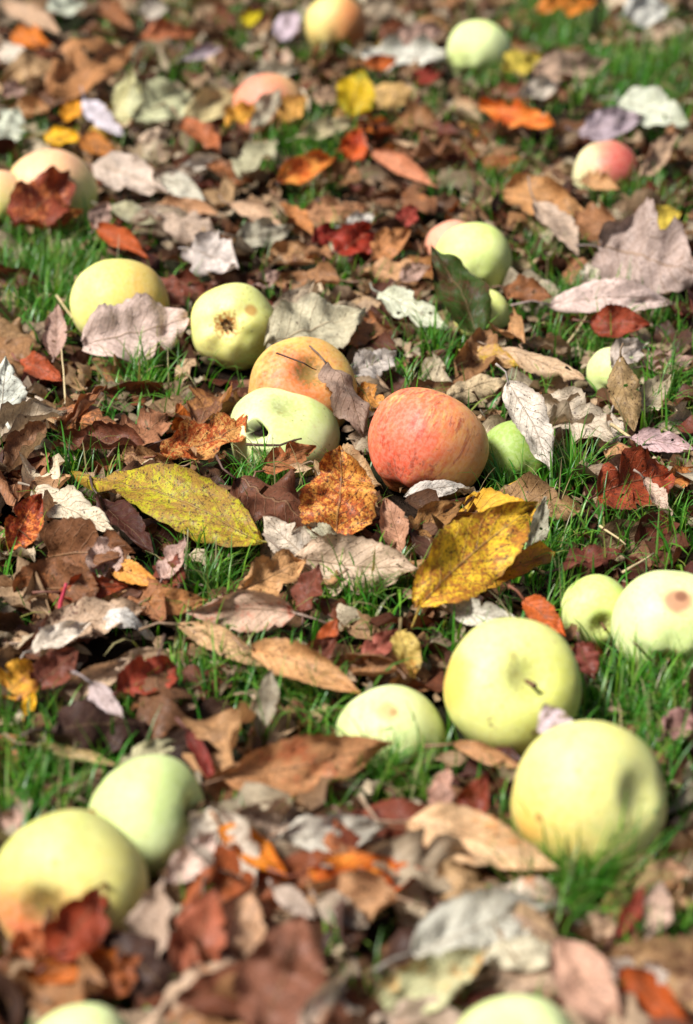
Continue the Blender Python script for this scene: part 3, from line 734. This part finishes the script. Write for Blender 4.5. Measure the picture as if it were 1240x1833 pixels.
def make_apple(cx, cy, wpx, sink, pole, end, skin, label, blush=None, bdir=(0, 0), bamt=0, bruises_darks=(), streak=0, spk=.6, russet=.8, squash=.9, stem=True, stripe=(.5, .09, .03), hollow=1.0, bites=()):
    # radius so that the apple has its photographed width and rests on the ground
    R = .035
    for _ in range(12):
        p = at(cx, cy, R*(1-sink))
        R = wpx/2*((p-CP).dot(FW))/FPX
    tow = (CP-p).normalized()
    rt = Vector((1, 0, 0)); rt = (rt - tow*rt.dot(tow)).normalized(); up = tow.cross(rt)
    def cdir(dx, dy, back=False):
        q = max(0, 1-dx*dx-dy*dy)
        return (rt*dx + up*dy + tow*(math.sqrt(q)*(-1 if back else 1))).normalized()
    ax = cdir(*pole)                     # the visible (or upward) pole
    if end == 'c': ax = -ax              # local +z is the stem end
    idx = len(APPLES_PLACED)+1
    x = ax.orthogonal().normalized(); y = ax.cross(x)
    Rm = Matrix((x, y, ax)).transposed()
    loc = lambda d: Rm.transposed() @ d
    br = [(loc(cdir(b[0], b[1])), b[2], lin(b[3]), b[4]) for b in bruises_darks]
    m = mat_apple(idx, skin[0], skin[1], lin(blush) if blush else (0, 0, 0), loc(cdir(*bdir)), bamt, br, streak, spk, russet, stripe)
    e = empty('apple', p)
    e.rotation_euler = Rm.to_euler()
    vs, fs = apple_mesh(R, idx*3+1, squash, hollow, [(loc(cdir(b[0], b[1])), b[2]) for b in bites])
    build('skin', vs, fs, m, e)
    # calyx: five dried sepals in the lower hollow
    cz = -R*(squash-.14)
    v2, f2 = [], []
    for s in range(5):
        a = 2*math.pi*s/5+.3
        d = Vector((math.cos(a), math.sin(a), 0)); q = Vector((-math.sin(a), math.cos(a), 0))
        b = len(v2)
        z = Vector((0, 0, 1))
        for (rr, ww, hh) in ((.015, .05, .02), (.075, .06, -.03), (.13, .035, -.10), (.10, .006, -.17)):
            v2.append(d*rr*R + q*ww*R + z*(hh*R+cz)); v2.append(d*rr*R - q*ww*R + z*(hh*R+cz))
        for u in range(3): f2.append((b+2*u, b+2*u+1, b+2*u+3, b+2*u+2))
    for s in range(9):
        a = 2*math.pi*s/9
        b = len(v2); d = Vector((math.cos(a), math.sin(a), 0))*R*.03
        tv, tf = tube([d+Vector((0, 0, cz+.02*R)), d*1.6+Vector((0, 0, cz-.06*R))], [R*.01, R*.006], 4)
        v2 += tv; f2 += [tuple(k+b for k in f) for f in tf]
    build('calyx', v2, f2, M_SEPAL, e)
    if stem:
        z0 = R*(squash-.23)
        r2 = random.Random(idx)
        bx, by = r2.uniform(-.2, .2), r2.uniform(-.2, .2)
        tv, tf = tube([Vector((0, 0, z0)), Vector((bx*.3*R, by*.3*R, z0+.14*R)), Vector((bx*R, by*R, z0+.30*R))], [R*.04, R*.03, R*.05], 7)
        build('stem', tv, tf, M_STEM, e)
    APPLES_PLACED.append((p, R, ax))
    tag(e, label, 'apple')
    return e
BR = (150, 100, 58)
A = [
 (600,50,112,.3,(.1,-.75),'c',(lin((226,206,124)),lin((228,196,110))),'round peach coloured apple at the top edge',dict(blush=(206,116,56),bdir=(.85,-.25),bamt=.62,streak=.2)),
 (856,97,116,.35,(-.2,-.75),'c',PALE,'pale yellow green apple near the top, right of the topmost one',dict()),
 (482,200,132,.5,(.1,-.75),'c',(lin((214,170,110)),lin((206,150,90))),'peach pink apple half hidden by leaves near the top',dict(blush=(214,120,96),bdir=(-.7,.3),bamt=.7,streak=.4)),
 (1086,310,120,.8,(.1,-.8),'s',(lin((226,222,160)),lin((230,224,170))),'small cream apple with a crimson side, at upper right',dict(blush=(186,24,52),bdir=(.85,.25),bamt=.85,streak=.3)),
 (94,348,158,.4,(.1,-.75),'c',YG,'yellow apple with a pink top behind a dark leaf near the left edge',dict(blush=(232,168,130),bdir=(-.1,.9),bamt=.5)),
 (0,368,124,.35,(.1,-.75),'c',YELLOW,'pale yellow apple cut by the left edge, before the pink topped one',dict(blush=(232,168,130),bdir=(.2,.9),bamt=.35)),
 (214,548,174,.3,(.1,-.75),'c',YELLOW,'yellow apple with a broad pinkish leaf across it',dict(blush=(222,160,70),bdir=(.75,.4),bamt=.4,streak=.3)),
 (418,586,156,.1,(-.2,.08),'c',YELLOW,'yellow apple whose russet hollow faces the viewer',dict(bruises_darks=[(.42,.42,.22,(176,128,62),.85)],russet=1.0,spk=1,streak=.35)),
 (845,470,140,.3,(0.1,-.75),'c',GREEN,'smooth green apple behind a dark standing leaf',dict(spk=.4)),
 (862,566,100,.3,(.1,-.75),'c',YG,'yellow green apple mostly hidden behind the dark standing leaf',dict()),
 (812,446,100,.6,(0,-.75),'c',YELLOW,'small pink cheeked apple peeping behind the smooth green one',dict(blush=(222,140,118),bdir=(-.5,.5),bamt=.8)),
 (540,700,192,.25,(.2,.42),'s',(lin((222,196,96)),lin((222,180,84))),'orange flushed apple with its stem hollow in view, behind another',dict(blush=(208,112,58),bdir=(-.1,.2),bamt=.5,streak=.7,spk=1,stem=False)),
 (506,784,200,.75,(.1,.72),'s',PALE,'pale green apple with a dark hole, in front of the orange one',dict(bruises_darks=[(-.5,.16,.24,(30,17,12),1.0),(.2,-.05,.05,(110,80,40),.8)],bites=[(-.5,.16,.15),(-.38,.10,.10)],spk=1,stem=False,squash=.84,russet=.4,hollow=.7)),  # near-black entry paints the darkness inside the hole into the skin
 (765,800,220,.2,(-.42,-.88),'c',(lin((240,186,104)),lin((236,160,96))),'big red and orange striped apple in the centre',dict(blush=(216,82,58),bdir=(-.75,.2),bamt=.74,streak=1.0,spk=1,squash=.86,stripe=(.35,.05,.02))),
 (924,818,132,.45,(.2,-.75),'c',(lin((128,156,66)),lin((142,168,78))),'dull green apple in the shade behind the striped red one',dict(bruises_darks=[(.75,-.3,.45,(120,122,40),.6)],streak=.2)),  # broad olive patch, darker towards the right side
 (1098,668,96,.4,(0,-.75),'c',PALE,'small pale green apple hidden behind a rolled leaf at right',dict()),
 (1066,1093,130,.3,(.2,-.45),'s',GREEN,'small green apple touching the large one at the right edge',dict(spk=.5)),
 (1196,1120,202,.3,(0,-.75),'c',PALE,'large pale green apple with a brown bruise cut by the right edge',dict(bruises_darks=[(.16,.46,.36,(176,118,88),.9),(.22,.52,.15,(120,76,54),.8)])),
 (917,1232,246,.12,(.26,.16),'s',(lin((222,222,110)),lin((230,230,136))),'big yellow green apple whose stem hollow faces the viewer',dict(bruises_darks=[(.02,.5,.1,(150,130,60),.5),(-.86,.1,.55,(232,176,72),.75),(.3,-.62,.08,(120,80,40),.6),(-.3,-.5,.05,(110,80,40),.6)],streak=.5,spk=.8,russet=.3,hollow=.8)),
 (1050,1432,280,.1,(.74,.06),'s',(lin((232,225,128)),lin((230,229,146))),'largest yellow apple at lower right with its hollow on the right',dict(blush=(226,176,84),bdir=(-.75,-.4),bamt=.3,streak=.2,bruises_darks=[(-.6,-.22,.08,(140,96,44),.75),(-.1,.35,.06,(170,130,60),.5),(-.75,-.35,.3,(232,180,84),.6)],stem=False,russet=.15,hollow=.7)),
 (700,1325,194,.85,(.3,-.7),'c',PALE,'low flat looking pale green apple sunk in the grass',dict(bruises_darks=[(-.08,.52,.26,(186,150,96),.8),(.05,.5,.1,(150,110,64),.6)])),
 (264,1466,218,.3,(.88,.1),'s',(lin((204,220,140)),lin((214,226,158))),'pale green apple above and right of its neighbour at lower left',dict(spk=.4,bruises_darks=[(.7,.35,.14,(160,160,90),.5)])),
 (126,1588,276,.2,(-.35,-.35),'s',(lin((236,222,132)),lin((228,220,116))),'big yellow apple with a red underside at lower left',dict(blush=(206,60,24),bdir=(-.55,-.75),bamt=.42,streak=.3,bruises_darks=[(-.45,.25,.16,(206,150,110),.5),(-.2,.3,.08,(120,90,60),.5)])),
 (148,1900,200,.2,(.1,-.8),'c',PALE,'pale green apple just showing at the bottom edge, left',dict()),
 (930,1906,246,.2,(.1,-.8),'c',PALE,'pale green apple just showing at the bottom edge, right of middle',dict()),
]
for a in A:
    kw = dict(a[8]) if len(a) > 8 else {}
    make_apple(*a[:8], **kw)
for a_, pl in zip(A, APPLES_PLACED): print('apple', a_[0], a_[1], 'R %.4f' % pl[1])

# ------------------------------------------------------------------ hand placed leaves
def hand_leaf(i, row):
    x0, y0, x1, y1, w, n, pal, shape, curl, bend, label, kw = row
    kw = dict(kw)
    nn = Vector((n[0], -n[1], n[2])).normalized()
    pm = at((x0+x1)/2, (y0+y1)/2, .02)
    ppm = FPX/((pm-CP).dot(FW))
    wm = w/ppm
    horiz = math.hypot(nn.x, nn.y)
    dx, dy = x1-x0, y1-y0
    lp = math.hypot(dx, dy)
    hz = 0.5*wm*horiz*.75*abs(dx)/lp + .015
    # a midrib that runs up the picture rises off the ground as the blade faces the viewer
    lift = abs(dy)/ppm*(0.78 if horiz > .6 else .35)*(abs(dy)/lp)
    h_low = hz; h_hi = hz+lift
    h0, h1 = (h_low, h_hi) if y0 > y1 else (h_hi, h_low)
    h0 = kw.pop('h0', h0); h1 = kw.pop('h1', h1)
    p0, p1 = at(x0, y0, h0), at(x1, y1, h1)
    kw.setdefault('top', PAL[pal])
    kw.setdefault('seed', 11+i*3)
    kw.setdefault('wave', (.05, .09, .13)[i % 3])
    kw.setdefault('twist', (.3, -.5, .7, -.2, 0)[i % 5])
    if curl > 0 and 'stalk' not in kw and i % 2: curl *= 1.6
    kw.setdefault('hole', .62 if i % 5 == 0 else 0)
    nolean = kw.pop('nolean', 0)
    e = place_leaf(p0, p1, wm*1.12, nn, shape, curl, bend, label=label, **kw)
    if not nolean: lean(e, (x0+x1)/2, (y0+y1)/2)
    push_out(e)
    EXPL.append((e, (p0+p1)/2, label))
for i, row in enumerate(LEAVES): hand_leaf(i, row)

# ------------------------------------------------------------------ map of the ground cover, k for dark shadow (one letter per ~103 px cell)
MAP = ["bbbbgttbbGgt",
       "bbbgtbygbbGG",
       "tytrtGobogbb",
       "bbtbbgbbgbgg",
       "GGrtbbrobgtt",
       "GgbrbtbkbgGr",
       "rgGrrbtGggkg",
       "tbgobbtbtttG",
       "rGbbGbbtgGrg",
       "kbkgbbrbyGGG",
       "bbrGgbGbbGrg",
       "rbkgkgbgrkbb",
       "ykkkGGbbbbGG",
       "GGgkbbgGrbGG",
       "Gbtbtbgrbbgg",
       "bbtotrktbGGb",
       "rbtbbkkktGgg",
       "bbkbbkgttbbb"]
# grass tufts: photo x, y, blades, spread, blade height
TUFTS = ((1050,1635,180,74,.046),(1090,1600,70,50,.036),(590,1080,60,40,.028),(640,1100,50,30,.03),(370,1060,70,50,.03),(1120,1215,60,60,.022),(1200,1225,50,50,.02),
  (1075,1160,50,20,.024),(1130,1230,70,50,.034),(1200,1240,60,50,.034),(330,1250,60,50,.03),(420,1230,60,40,.03),(830,1360,26,40,.024),(420,1000,40,40,.026),(470,850,90,60,.022),(1030,880,90,35,.036),(900,885,40,40,.024),(480,800,26,70,.02),(1190,720,80,40,.034),(770,640,50,26,.028),
  (690,1345,36,80,.018),(520,1280,80,50,.03),(90,1400,130,90,.026),(60,1310,70,70,.026),(1160,1290,90,60,.026),(1160,1370,70,50,.024),
  (90,480,120,80,.034),(110,560,50,50,.034),(240,690,90,50,.022),(130,830,80,40,.022),(980,1000,90,60,.024),(1180,940,110,60,.022),(700,1420,90,60,.03),
  (550,265,60,50,.035),(590,330,50,40,.03),(890,150,70,50,.03),(1110,130,110,60,.04),(1200,100,70,40,.035),(940,25,60,40,.04),(1000,470,70,50,.028),(1010,560,90,60,.026),
  (1150,350,50,50,.026),(870,330,40,40,.026),(610,500,60,40,.026),(690,505,40,30,.024),(780,350,40,40,.024),(400,655,30,30,.02),(340,590,24,20,.024),(940,1330,20,40,.018),
  (1200,590,60,50,.024),(450,1000,50,40,.024),(720,1060,30,30,.02),(250,1290,60,60,.024))
def in_tuft(x, y, f=.55):
    return any(((x-t[0])/(t[3]*f))**2 + ((y-t[1])/(t[3]*f*.65))**2 < 1 for t in TUFTS)
def cell(x, y, jit=None):
    j = int(y//102); i = int(x//103.4)
    if 0 <= i < 12 and 0 <= j < 18: return MAP[j][i]
    return 'bgtr'[int(abs(noise.noise(Vector((x*.004, y*.004, 2))))*40) % 4]
CHOICE = {
 'b': [(146,110,82),(120,84,62),(176,142,112),(104,62,46),(200,172,144),(172,148,122)],
 't': [(200,176,150),(214,200,180),(186,164,144),(166,150,126),(146,108,82),(212,202,184)],
 'r': [(108,54,40),(130,76,52),(88,46,38),(150,108,84),(104,70,56),(180,146,120)],
 'o': [(204,118,52),(168,86,46),(190,136,88),(140,84,54)],
 'y': [(206,168,58),(180,154,76),(190,164,116),(150,106,64)],
 'k': [(80,52,40),(108,78,60),(66,44,36),(140,114,94)],  # shadow put into the colour: darker leaves for the shaded cells
 'g': [(140,108,80),(120,86,64),(172,146,118),(104,64,50)],
 'G': [(116,88,64),(100,64,50),(150,124,98)],
}
# ------------------------------------------------------------------ filler leaves between, each one its own thing
HL = []
for (e_, c_, l_), row_ in zip(EXPL, LEAVES):
    x0, y0, x1, y1, w_ = row_[:5]
    HL.append((x0, y0, x1, y1, w_*.36, proj(c_)[2]))
HL = np.array(HL)
AP = np.array([(a[0], a[1], a[2]*.5, proj(p[0])[2]) for a, p in zip(A, APPLES_PLACED)])
def hides(p, margin=.004):
    x, y, d = proj(p)
    ax, ay, bx, by, r, dd = HL.T
    vx, vy = bx-ax, by-ay
    t = np.clip(((x-ax)*vx + (y-ay)*vy)/(vx*vx+vy*vy), .12, .88)
    q = np.hypot(x-ax-t*vx, y-ay-t*vy)
    if np.any((q < r) & (d < dd-margin)): return True
    q = ((x-AP[:, 0])/AP[:, 2])**2 + ((y-AP[:, 1])/(AP[:, 2]*.9))**2
    return bool(np.any((q < 1) & (d < AP[:, 3]) & (y < AP[:, 1]+AP[:, 2]*.62)))
LAND = [((a[0], a[1]), r) for a, r in zip(A, [
 'the topmost peach apple', 'the pale apple near the top', 'the half hidden peach apple', 'the crimson sided apple', 'the pink topped apple', 'the apple cut by the left edge',
 'the leaf covered yellow apple', 'the russet hollow apple', 'the smooth green apple', 'the apple behind the dark leaf', 'the small pink cheeked apple', 'the orange flushed apple',
 'the apple with a dark hole', 'the striped red apple', 'the dull shaded apple', 'the hidden apple at right', 'the small green apple',
 'the bruised apple at the right edge', 'the stem hollow apple', 'the largest yellow apple', 'the low flat apple', 'the lower pale green apple',
 'the red bottomed apple', 'the bottom edge apple at left', 'the bottom edge apple at right'])]
LAND += [((300, 905), 'the long yellow green leaf'), ((855, 995), 'the golden yellow leaf'), ((604, 885), 'the upright rust leaf'), ((1160, 465), 'the very large grey leaf'),
         ((565, 560), 'the large grey green leaf'), ((216, 1115), 'the white arched leaf'), ((430, 1105), 'the tan boat shaped leaf'), ((640, 1030), 'the shiny patched leaf'),
         ((1130, 865), 'the brick red wrinkled leaf'), ((550, 1370), 'the broad brown leaf'), ((660, 1555), 'the red orange leaf'), ((865, 1515), 'the large light tan leaf'),
         ((865, 1660), 'the large pale grey leaf'), ((510, 1740), 'the big dusty maroon leaf'), ((1045, 750), 'the torn pointed leaf'), ((10, 700), 'the whitish toothed leaf'),
         ((160, 125), 'the big tan pointed leaf'), ((725, 95), 'the white zigzag leaf'), ((925, 207), 'the orange crumpled leaf'), ((635, 430), 'the deep red leaf'),
         ((30, 1220), 'the golden mottled leaf'), ((270, 1210), 'the maroon hollow leaf'), ((635, 165), 'the yellow green upright leaf'), ((1170, 200), 'the large mint leaf'),
         ((235, 320), 'the long pale pinkish leaf'), ((545, 1200), 'the large tan brown leaf'), ((1095, 535), 'the arched pink leaf'), ((590, 1490), 'the pale grey low leaf')]
USED = set()
def colour_word(c):
    r, g, b = c
    if r > 190 and g > 165: return 'cream' if b > 120 else 'yellow'
    if r > 185 and g < 120: return 'orange'
    if r > 170: return 'tan' if b > 90 else 'ochre'
    if g < 70 and r > 130: return 'rust red'
    if g < 60: return 'maroon'
    if r > 140: return 'light brown'
    if r > 110: return 'brown'
    return 'dark brown'
def auto_label(x, y, c, curl, size):
    size_w = 'small' if size < .036 else ('broad' if size > .05 else 'middling')
    form = 'rolled' if abs(curl) > 1.3 else ('cupped' if curl > .7 else 'flat')
    ls = sorted(LAND, key=lambda l: (l[0][0]-x)**2 + (l[0][1]-y)**2)
    for (lx, ly), nm in ls[:14]:
        dx, dy = x-lx, y-ly
        if abs(dx) > 2*abs(dy): rel = 'right of' if dx > 0 else 'left of'
        elif abs(dy) > 2*abs(dx): rel = 'below' if dy > 0 else 'above'
        else: rel = ('below and ' if dy > 0 else 'above and ') + ('right of' if dx > 0 else 'left of')
        s = '%s %s %s leaf %s %s' % (size_w, colour_word(c), form, rel, nm)
        if s not in USED:
            USED.add(s); return s
    return s
fr = random.Random(42)
pts = []
hand_c = [((r[0]+r[2])/2, (r[1]+r[3])/2, math.hypot(r[2]-r[0], r[3]-r[1])/2) for r in LEAVES]
tries = 0
FILL = 128
ANG = {}
while len(pts) < FILL and tries < 90000:
    tries += 1
    x, y = fr.uniform(-10, 1250), fr.uniform(0, 1840)
    c = cell(x, y)
    if c == 'G' and fr.random() < .75: continue
    if c == 'g' and fr.random() < .4: continue
    if c == 'k' and fr.random() < .6: continue
    if in_tuft(x, y, .75): continue
    md = 36 + 26*(y/1833)
    if any((x-q[0])**2 + ((y-q[1])*1.35)**2 < md*md for q in pts): continue
    if any((x-q[0])**2 + ((y-q[1])*1.2)**2 < (q[2]*.4+8)**2 for q in hand_c): continue
    bad = False
    for a in A:
        if abs(x-a[0]) < a[2]*.56 and -a[2]*.55 < y-a[1] < a[2]*.5: bad = True
    if bad: continue
    L = fr.uniform(.034, .060); w = L*fr.uniform(.5, .75)
    a = fr.uniform(0, 6.28)
    d = Vector((math.cos(a), math.sin(a)*.8, fr.uniform(-.3, .35))).normalized()
    n = Vector((fr.uniform(-.7, .7), -fr.uniform(.1, 1.3), fr.uniform(.4, 1)))
    z = .007 + abs(d.z)*L*.5 + w*.13
    pc = at(x, y, z)
    yv = n.normalized().cross(d)
    if sum(hides(pc + d*L*u + yv*w*v) for u, v in ((-.4, 0), (-.2, .3), (-.2, -.3), (0, 0), (0, .42), (0, -.42), (.2, .3), (.2, -.3), (.4, 0))) > 2: continue
    pts.append((x, y, c, L, w, d, n))
for k, (x, y, c, L, w, d, n) in enumerate(pts):
    col = fr.choice(CHOICE[c])
    curl = fr.choice((.5, .9, 1.3, 1.8, 2.3, -1.5, -.9, -2.0))
    shp = fr.choice('ooonrl')
    z = .007 + abs(d.z)*L*.5 + w*.13
    pc = at(x, y, z)
    e = place_leaf(pc-d*L/2, pc+d*L/2, w, n, shp, curl, fr.uniform(-.1, .2), fr.uniform(0, .3), fr.uniform(.05, .18), fr.uniform(-1, 1),
                   top=col, mot=fr.choice([None, None, (96, 60, 44), (190, 120, 70)]), spots=fr.uniform(0, .4), amt=fr.uniform(.1, .5), seed=500+k,
                   label=auto_label(x, y, col, curl, w), group='unremarkable fallen leaves between the apples', hole=.6 if k % 4 == 0 else 0)
    push_out(e)
print('individual leaves', len(LEAVES)+len(pts))

# ------------------------------------------------------------------ uncountable litter under them
def litter():
    r = random.Random(3)
    V, Fc, T, Mo, Un, Pa, U1, U2 = [], [], [], [], [], [], [], []
    n = 0
    def one(x, y, L, z, c, big=False, small=False):
        nonlocal n
        w = L*r.uniform(.45, .8)
        a = r.uniform(0, 6.28)
        d = Vector((math.cos(a), math.sin(a), r.uniform(-.4, .4))).normalized()
        nr = Vector((r.uniform(-.9, .9), r.uniform(-1.1, .6), r.uniform(.3, 1)))
        g = gnd(x, y)
        p = Vector((x, y, g + z + abs(d.z)*L*.5))
        seed = r.randrange(2000, 9000)
        vs, fs, um, un = leaf_geo(L, w, r.choice('oonl'), r.choice((.6, 1.2, 2.0, -1.8, -1.0)), r.uniform(-.1, .22), .2, .14, r.uniform(-.8, .8), seed, nu=12 if big else (5 if small else 8), nv=3 if small else 5)
        R = frame(p-d, p+d, nr)
        b = len(V)
        for v in vs:
            q = R @ v + p - d*L/2
            gg = gnd(q.x, q.y)+.0008
            if q.z < gg: q.z = gg + (gg-q.z)*.05
            V.append(q)
        Fc.extend([tuple(k+b for k in f) for f in fs])
        N = len(vs)
        t = lin(c); s = r.uniform(.45, 1.0)
        t = (t[0]*s*1.06, t[1]*s, t[2]*s*.86)
        T.extend([t+(1,)]*N); Mo.extend([tuple(k*.5 for k in t)+(1,)]*N); Un.extend([tuple(k*1.15 for k in t)+(1,)]*N)
        Pa.extend([(r.uniform(.1, .6), r.uniform(0, .4), (seed*.61803) % 1, .7)]*N)
        U1.extend(um); U2.extend(un)
        n += 1
    for _ in range(9500):
        y = r.uniform(.40, 3.3)
        hwid = .30*y*.62 + .22 + .1*y
        x = r.uniform(-hwid, hwid)
        px, py, dz = proj((x, y, 0))
        inside = -20 < px < 1260 and -20 < py < 1853
        c = cell(px, py)
        keep = {'G': .3, 'g': .65, 'k': .5}.get(c, 1)
        if r.random() > keep: continue
        if inside and in_tuft(px, py): continue
        L = r.uniform(.018, .046) if inside else r.uniform(.03, .07)
        z = r.uniform(0, .006) if c != 'G' else 0
        pp = Vector((x, y, z))
        if not apple_clear(Vector((x, y, .012)), .008): continue
        if inside and (hides(Vector((x, y, .012))) or hides(Vector((x, y, .022)), .02)): continue
        one(x, y, L, z, r.choice(CHOICE[c] + CHOICE[c] + CHOICE['b'] + CHOICE['t'] + CHOICE['r'][:2] + CHOICE['k'][:2]), not inside)
    for _ in range(2800):
        px, py = r.uniform(-30, 1270), r.uniform(-10, 1850)
        p = at(px, py, .004)
        if hides(Vector((p.x, p.y, .010))) or not apple_clear(Vector((p.x, p.y, .012)), .003): continue
        c = cell(px, py)
        if c == 'G' and r.random() < .5: continue
        one(p.x, p.y, r.uniform(.006, .016), r.uniform(.0, .014), r.choice(CHOICE[c] + CHOICE['t'] + CHOICE['t'] + CHOICE['b']), small=True)
    cols = {'top': T, 'mot': Mo, 'und': Un, 'par': Pa}
    o = build('leaf_litter', V, Fc, M_LEAF, cols=cols, uvs={'metric': U1, 'unit': U2})
    tag(o, 'layer of small broken brown leaves covering the soil', 'leaf litter', kind='stuff')
    print('litter', n, len(V))
litter()

# ------------------------------------------------------------------ grass
def grass():
    r = random.Random(5)
    V, Fc, T, U2 = [], [], [], []
    def blade(p, h, w, lean, az, col, seg=5):
        b = len(V)
        dirh = Vector((math.cos(az), math.sin(az), 0))
        side = Vector((-math.sin(az+r.uniform(-.7, .7)), math.cos(az), 0)).normalized()
        q = Vector(p); ang = r.uniform(0, .25)
        for i in range(seg+1):
            t = i/seg
            ww = w*(1-t**2.2)*.5 + .00008
            for s, vv in ((-1, 0), (0, .5), (1, 1)):
                off = side*s*ww
                if s == 0: off = -dirh*ww*.35
                V.append(q + off); T.append(col+(1,)); U2.append((t, vv))
            ang += lean/seg*(.5+t)
            q = q + (dirh*math.sin(ang) + Vector((0, 0, 1))*math.cos(ang))*h/seg
        for i in range(seg):
            k = b+i*3
            Fc.append((k, k+1, k+4, k+3)); Fc.append((k+1, k+2, k+5, k+4))
    def col():
        k = r.random()
        if k < .58: return (r.uniform(.03, .065), r.uniform(.13, .25), r.uniform(.010, .025))
        if k < .84: return (r.uniform(.10, .19), r.uniform(.27, .40), r.uniform(.02, .045))
        if k < .90: return (r.uniform(.18, .3), r.uniform(.24, .32), .06)
        return (r.uniform(.3, .42), r.uniform(.25, .33), .15)
    n = 0
    tufts = []
    for _ in range(12500):
        y = r.uniform(.42, 3.2)
        hwid = .30*y*.62 + .20 + .1*y
        x = r.uniform(-hwid, hwid)
        px, py, dz = proj((x, y, 0.01))
        c = cell(px + r.uniform(-35, 35), py + r.uniform(-30, 30))
        dens = {'G': .9, 'g': .62, 'k': .25}.get(c, .17)
        if c not in 'G' and noise.noise(Vector((x*16, y*16, 5))) < -.05: dens *= .3
        if r.random() > dens: continue
        tufts.append((x, y, c))
    for (x, y, c) in tufts:
        for _ in range(r.randrange(6, 17)):
            bx, by = x + r.gauss(0, .007), y + r.gauss(0, .007)
            if not apple_clear(Vector((bx, by, .015)), .001): continue
            h = r.uniform(.014, .036) * (1.3 if c == 'G' else 1.0)
            blade((bx, by, gnd(bx, by)-.001), h, r.choice((.0007, .0009, .0012, .0013, .0021))*r.uniform(.8, 1.15), r.uniform(.1, 2.4), r.uniform(0, 6.28), col()); n += 1
    # tufts that stand in front of the apples and between the leaves
    for (px, py, cnt, sp, hh) in TUFTS:
        for _ in range(int(cnt*1.5)):
            p = at(px + r.gauss(0, sp*.5), py + r.gauss(0, sp*.28), 0)
            if not apple_clear(Vector((p.x, p.y, .015)), .0015): continue
            blade((p.x, p.y, gnd(p.x, p.y)-.001), hh*r.uniform(.6, 1.25), r.uniform(.0007, .0015), r.uniform(.1, 1.9), r.uniform(0, 6.28), col()); n += 1
    o = build('grass', V, Fc, M_GRASS, cols={'top': T}, uvs={'unit': U2})
    tag(o, 'short green grass growing up between the fallen leaves', 'grass', kind='stuff')
    print('grass', n, len(V))
grass()

# ------------------------------------------------------------------ straws and twigs
def stick(name, pxs, hs, rad, mat, label, cat):
    pts_ = [at(x, y, h) for (x, y), h in zip(pxs, hs)]
    c = pts_[0].copy()
    # subdivide with a little wander
    out = []
    for a, b in zip(pts_[:-1], pts_[1:]):
        for s in range(4):
            q = a.lerp(b, s/4)
            out.append(q + Vector(noise.noise_vector(q*40))*.0012)
    out.append(pts_[-1])
    out = [p-c for p in out]
    n = len(out)
    tv, tf = tube(out, [rad*(1-.55*i/n) for i in range(n)], 6)
    o = build(name, tv, tf, mat)
    o.location = c
    tag(o, label, cat)
stick('straw', [(128,820),(116,700),(110,625)], [.0,.022,.040], .0009, M_STRAW, 'tall pale grass straw standing near the left edge', 'straw')
stick('straw', [(100,530),(150,600)], [.03,.01], .0009, M_STRAW, 'pale straw lying in the grass left of the leaf covered apple', 'straw')
stick('straw', [(1010,625),(1050,565)], [.01,.02], .0009, M_STRAW, 'short straw in dark grass right of the dark standing leaf', 'straw')
stick('straw', [(1095,760),(1150,800),(1215,812)], [.02,.016,.012], .0012, M_STRAW, 'pale stalk lying right of the torn pointed leaf', 'straw')
stick('straw', [(1075,940),(1120,975)], [.02,.015], .0008, M_STRAW, 'thin pale straw in the grass below the brick red leaf', 'straw')
stick('straw', [(1115,1025),(1170,990)], [.02,.02], .0008, M_STRAW, 'thin straw just above the small green apple', 'straw')
stick('twig', [(345,562),(372,574),(390,578)], [.036,.038,.036], .0011, M_TWIG, 'short dark twig touching the russet hollow apple', 'twig')
stick('twig', [(440,795),(500,798),(540,785)], [.02,.022,.026], .0010, M_TWIG, 'thin dark twig lying before the apple with a dark hole', 'twig')
stick('twig', [(495,632),(545,650),(566,662)], [.072,.074,.066], .0006, M_TWIG, 'thin dark stalk lying over the orange flushed apple', 'twig')
stick('twig', [(108,1120),(110,1075),(118,1045)], [.006,.02,.03], .0016, mat_wood('red_stalk', lin((170,40,60)), lin((200,70,90))), 'bright red leaf stalk standing near the left edge', 'stalk')
stick('twig', [(1135,1150),(1200,1215)], [.03,.01], .0006, M_TWIG, 'dark hair thin twig in front of the bruised edge apple', 'twig')
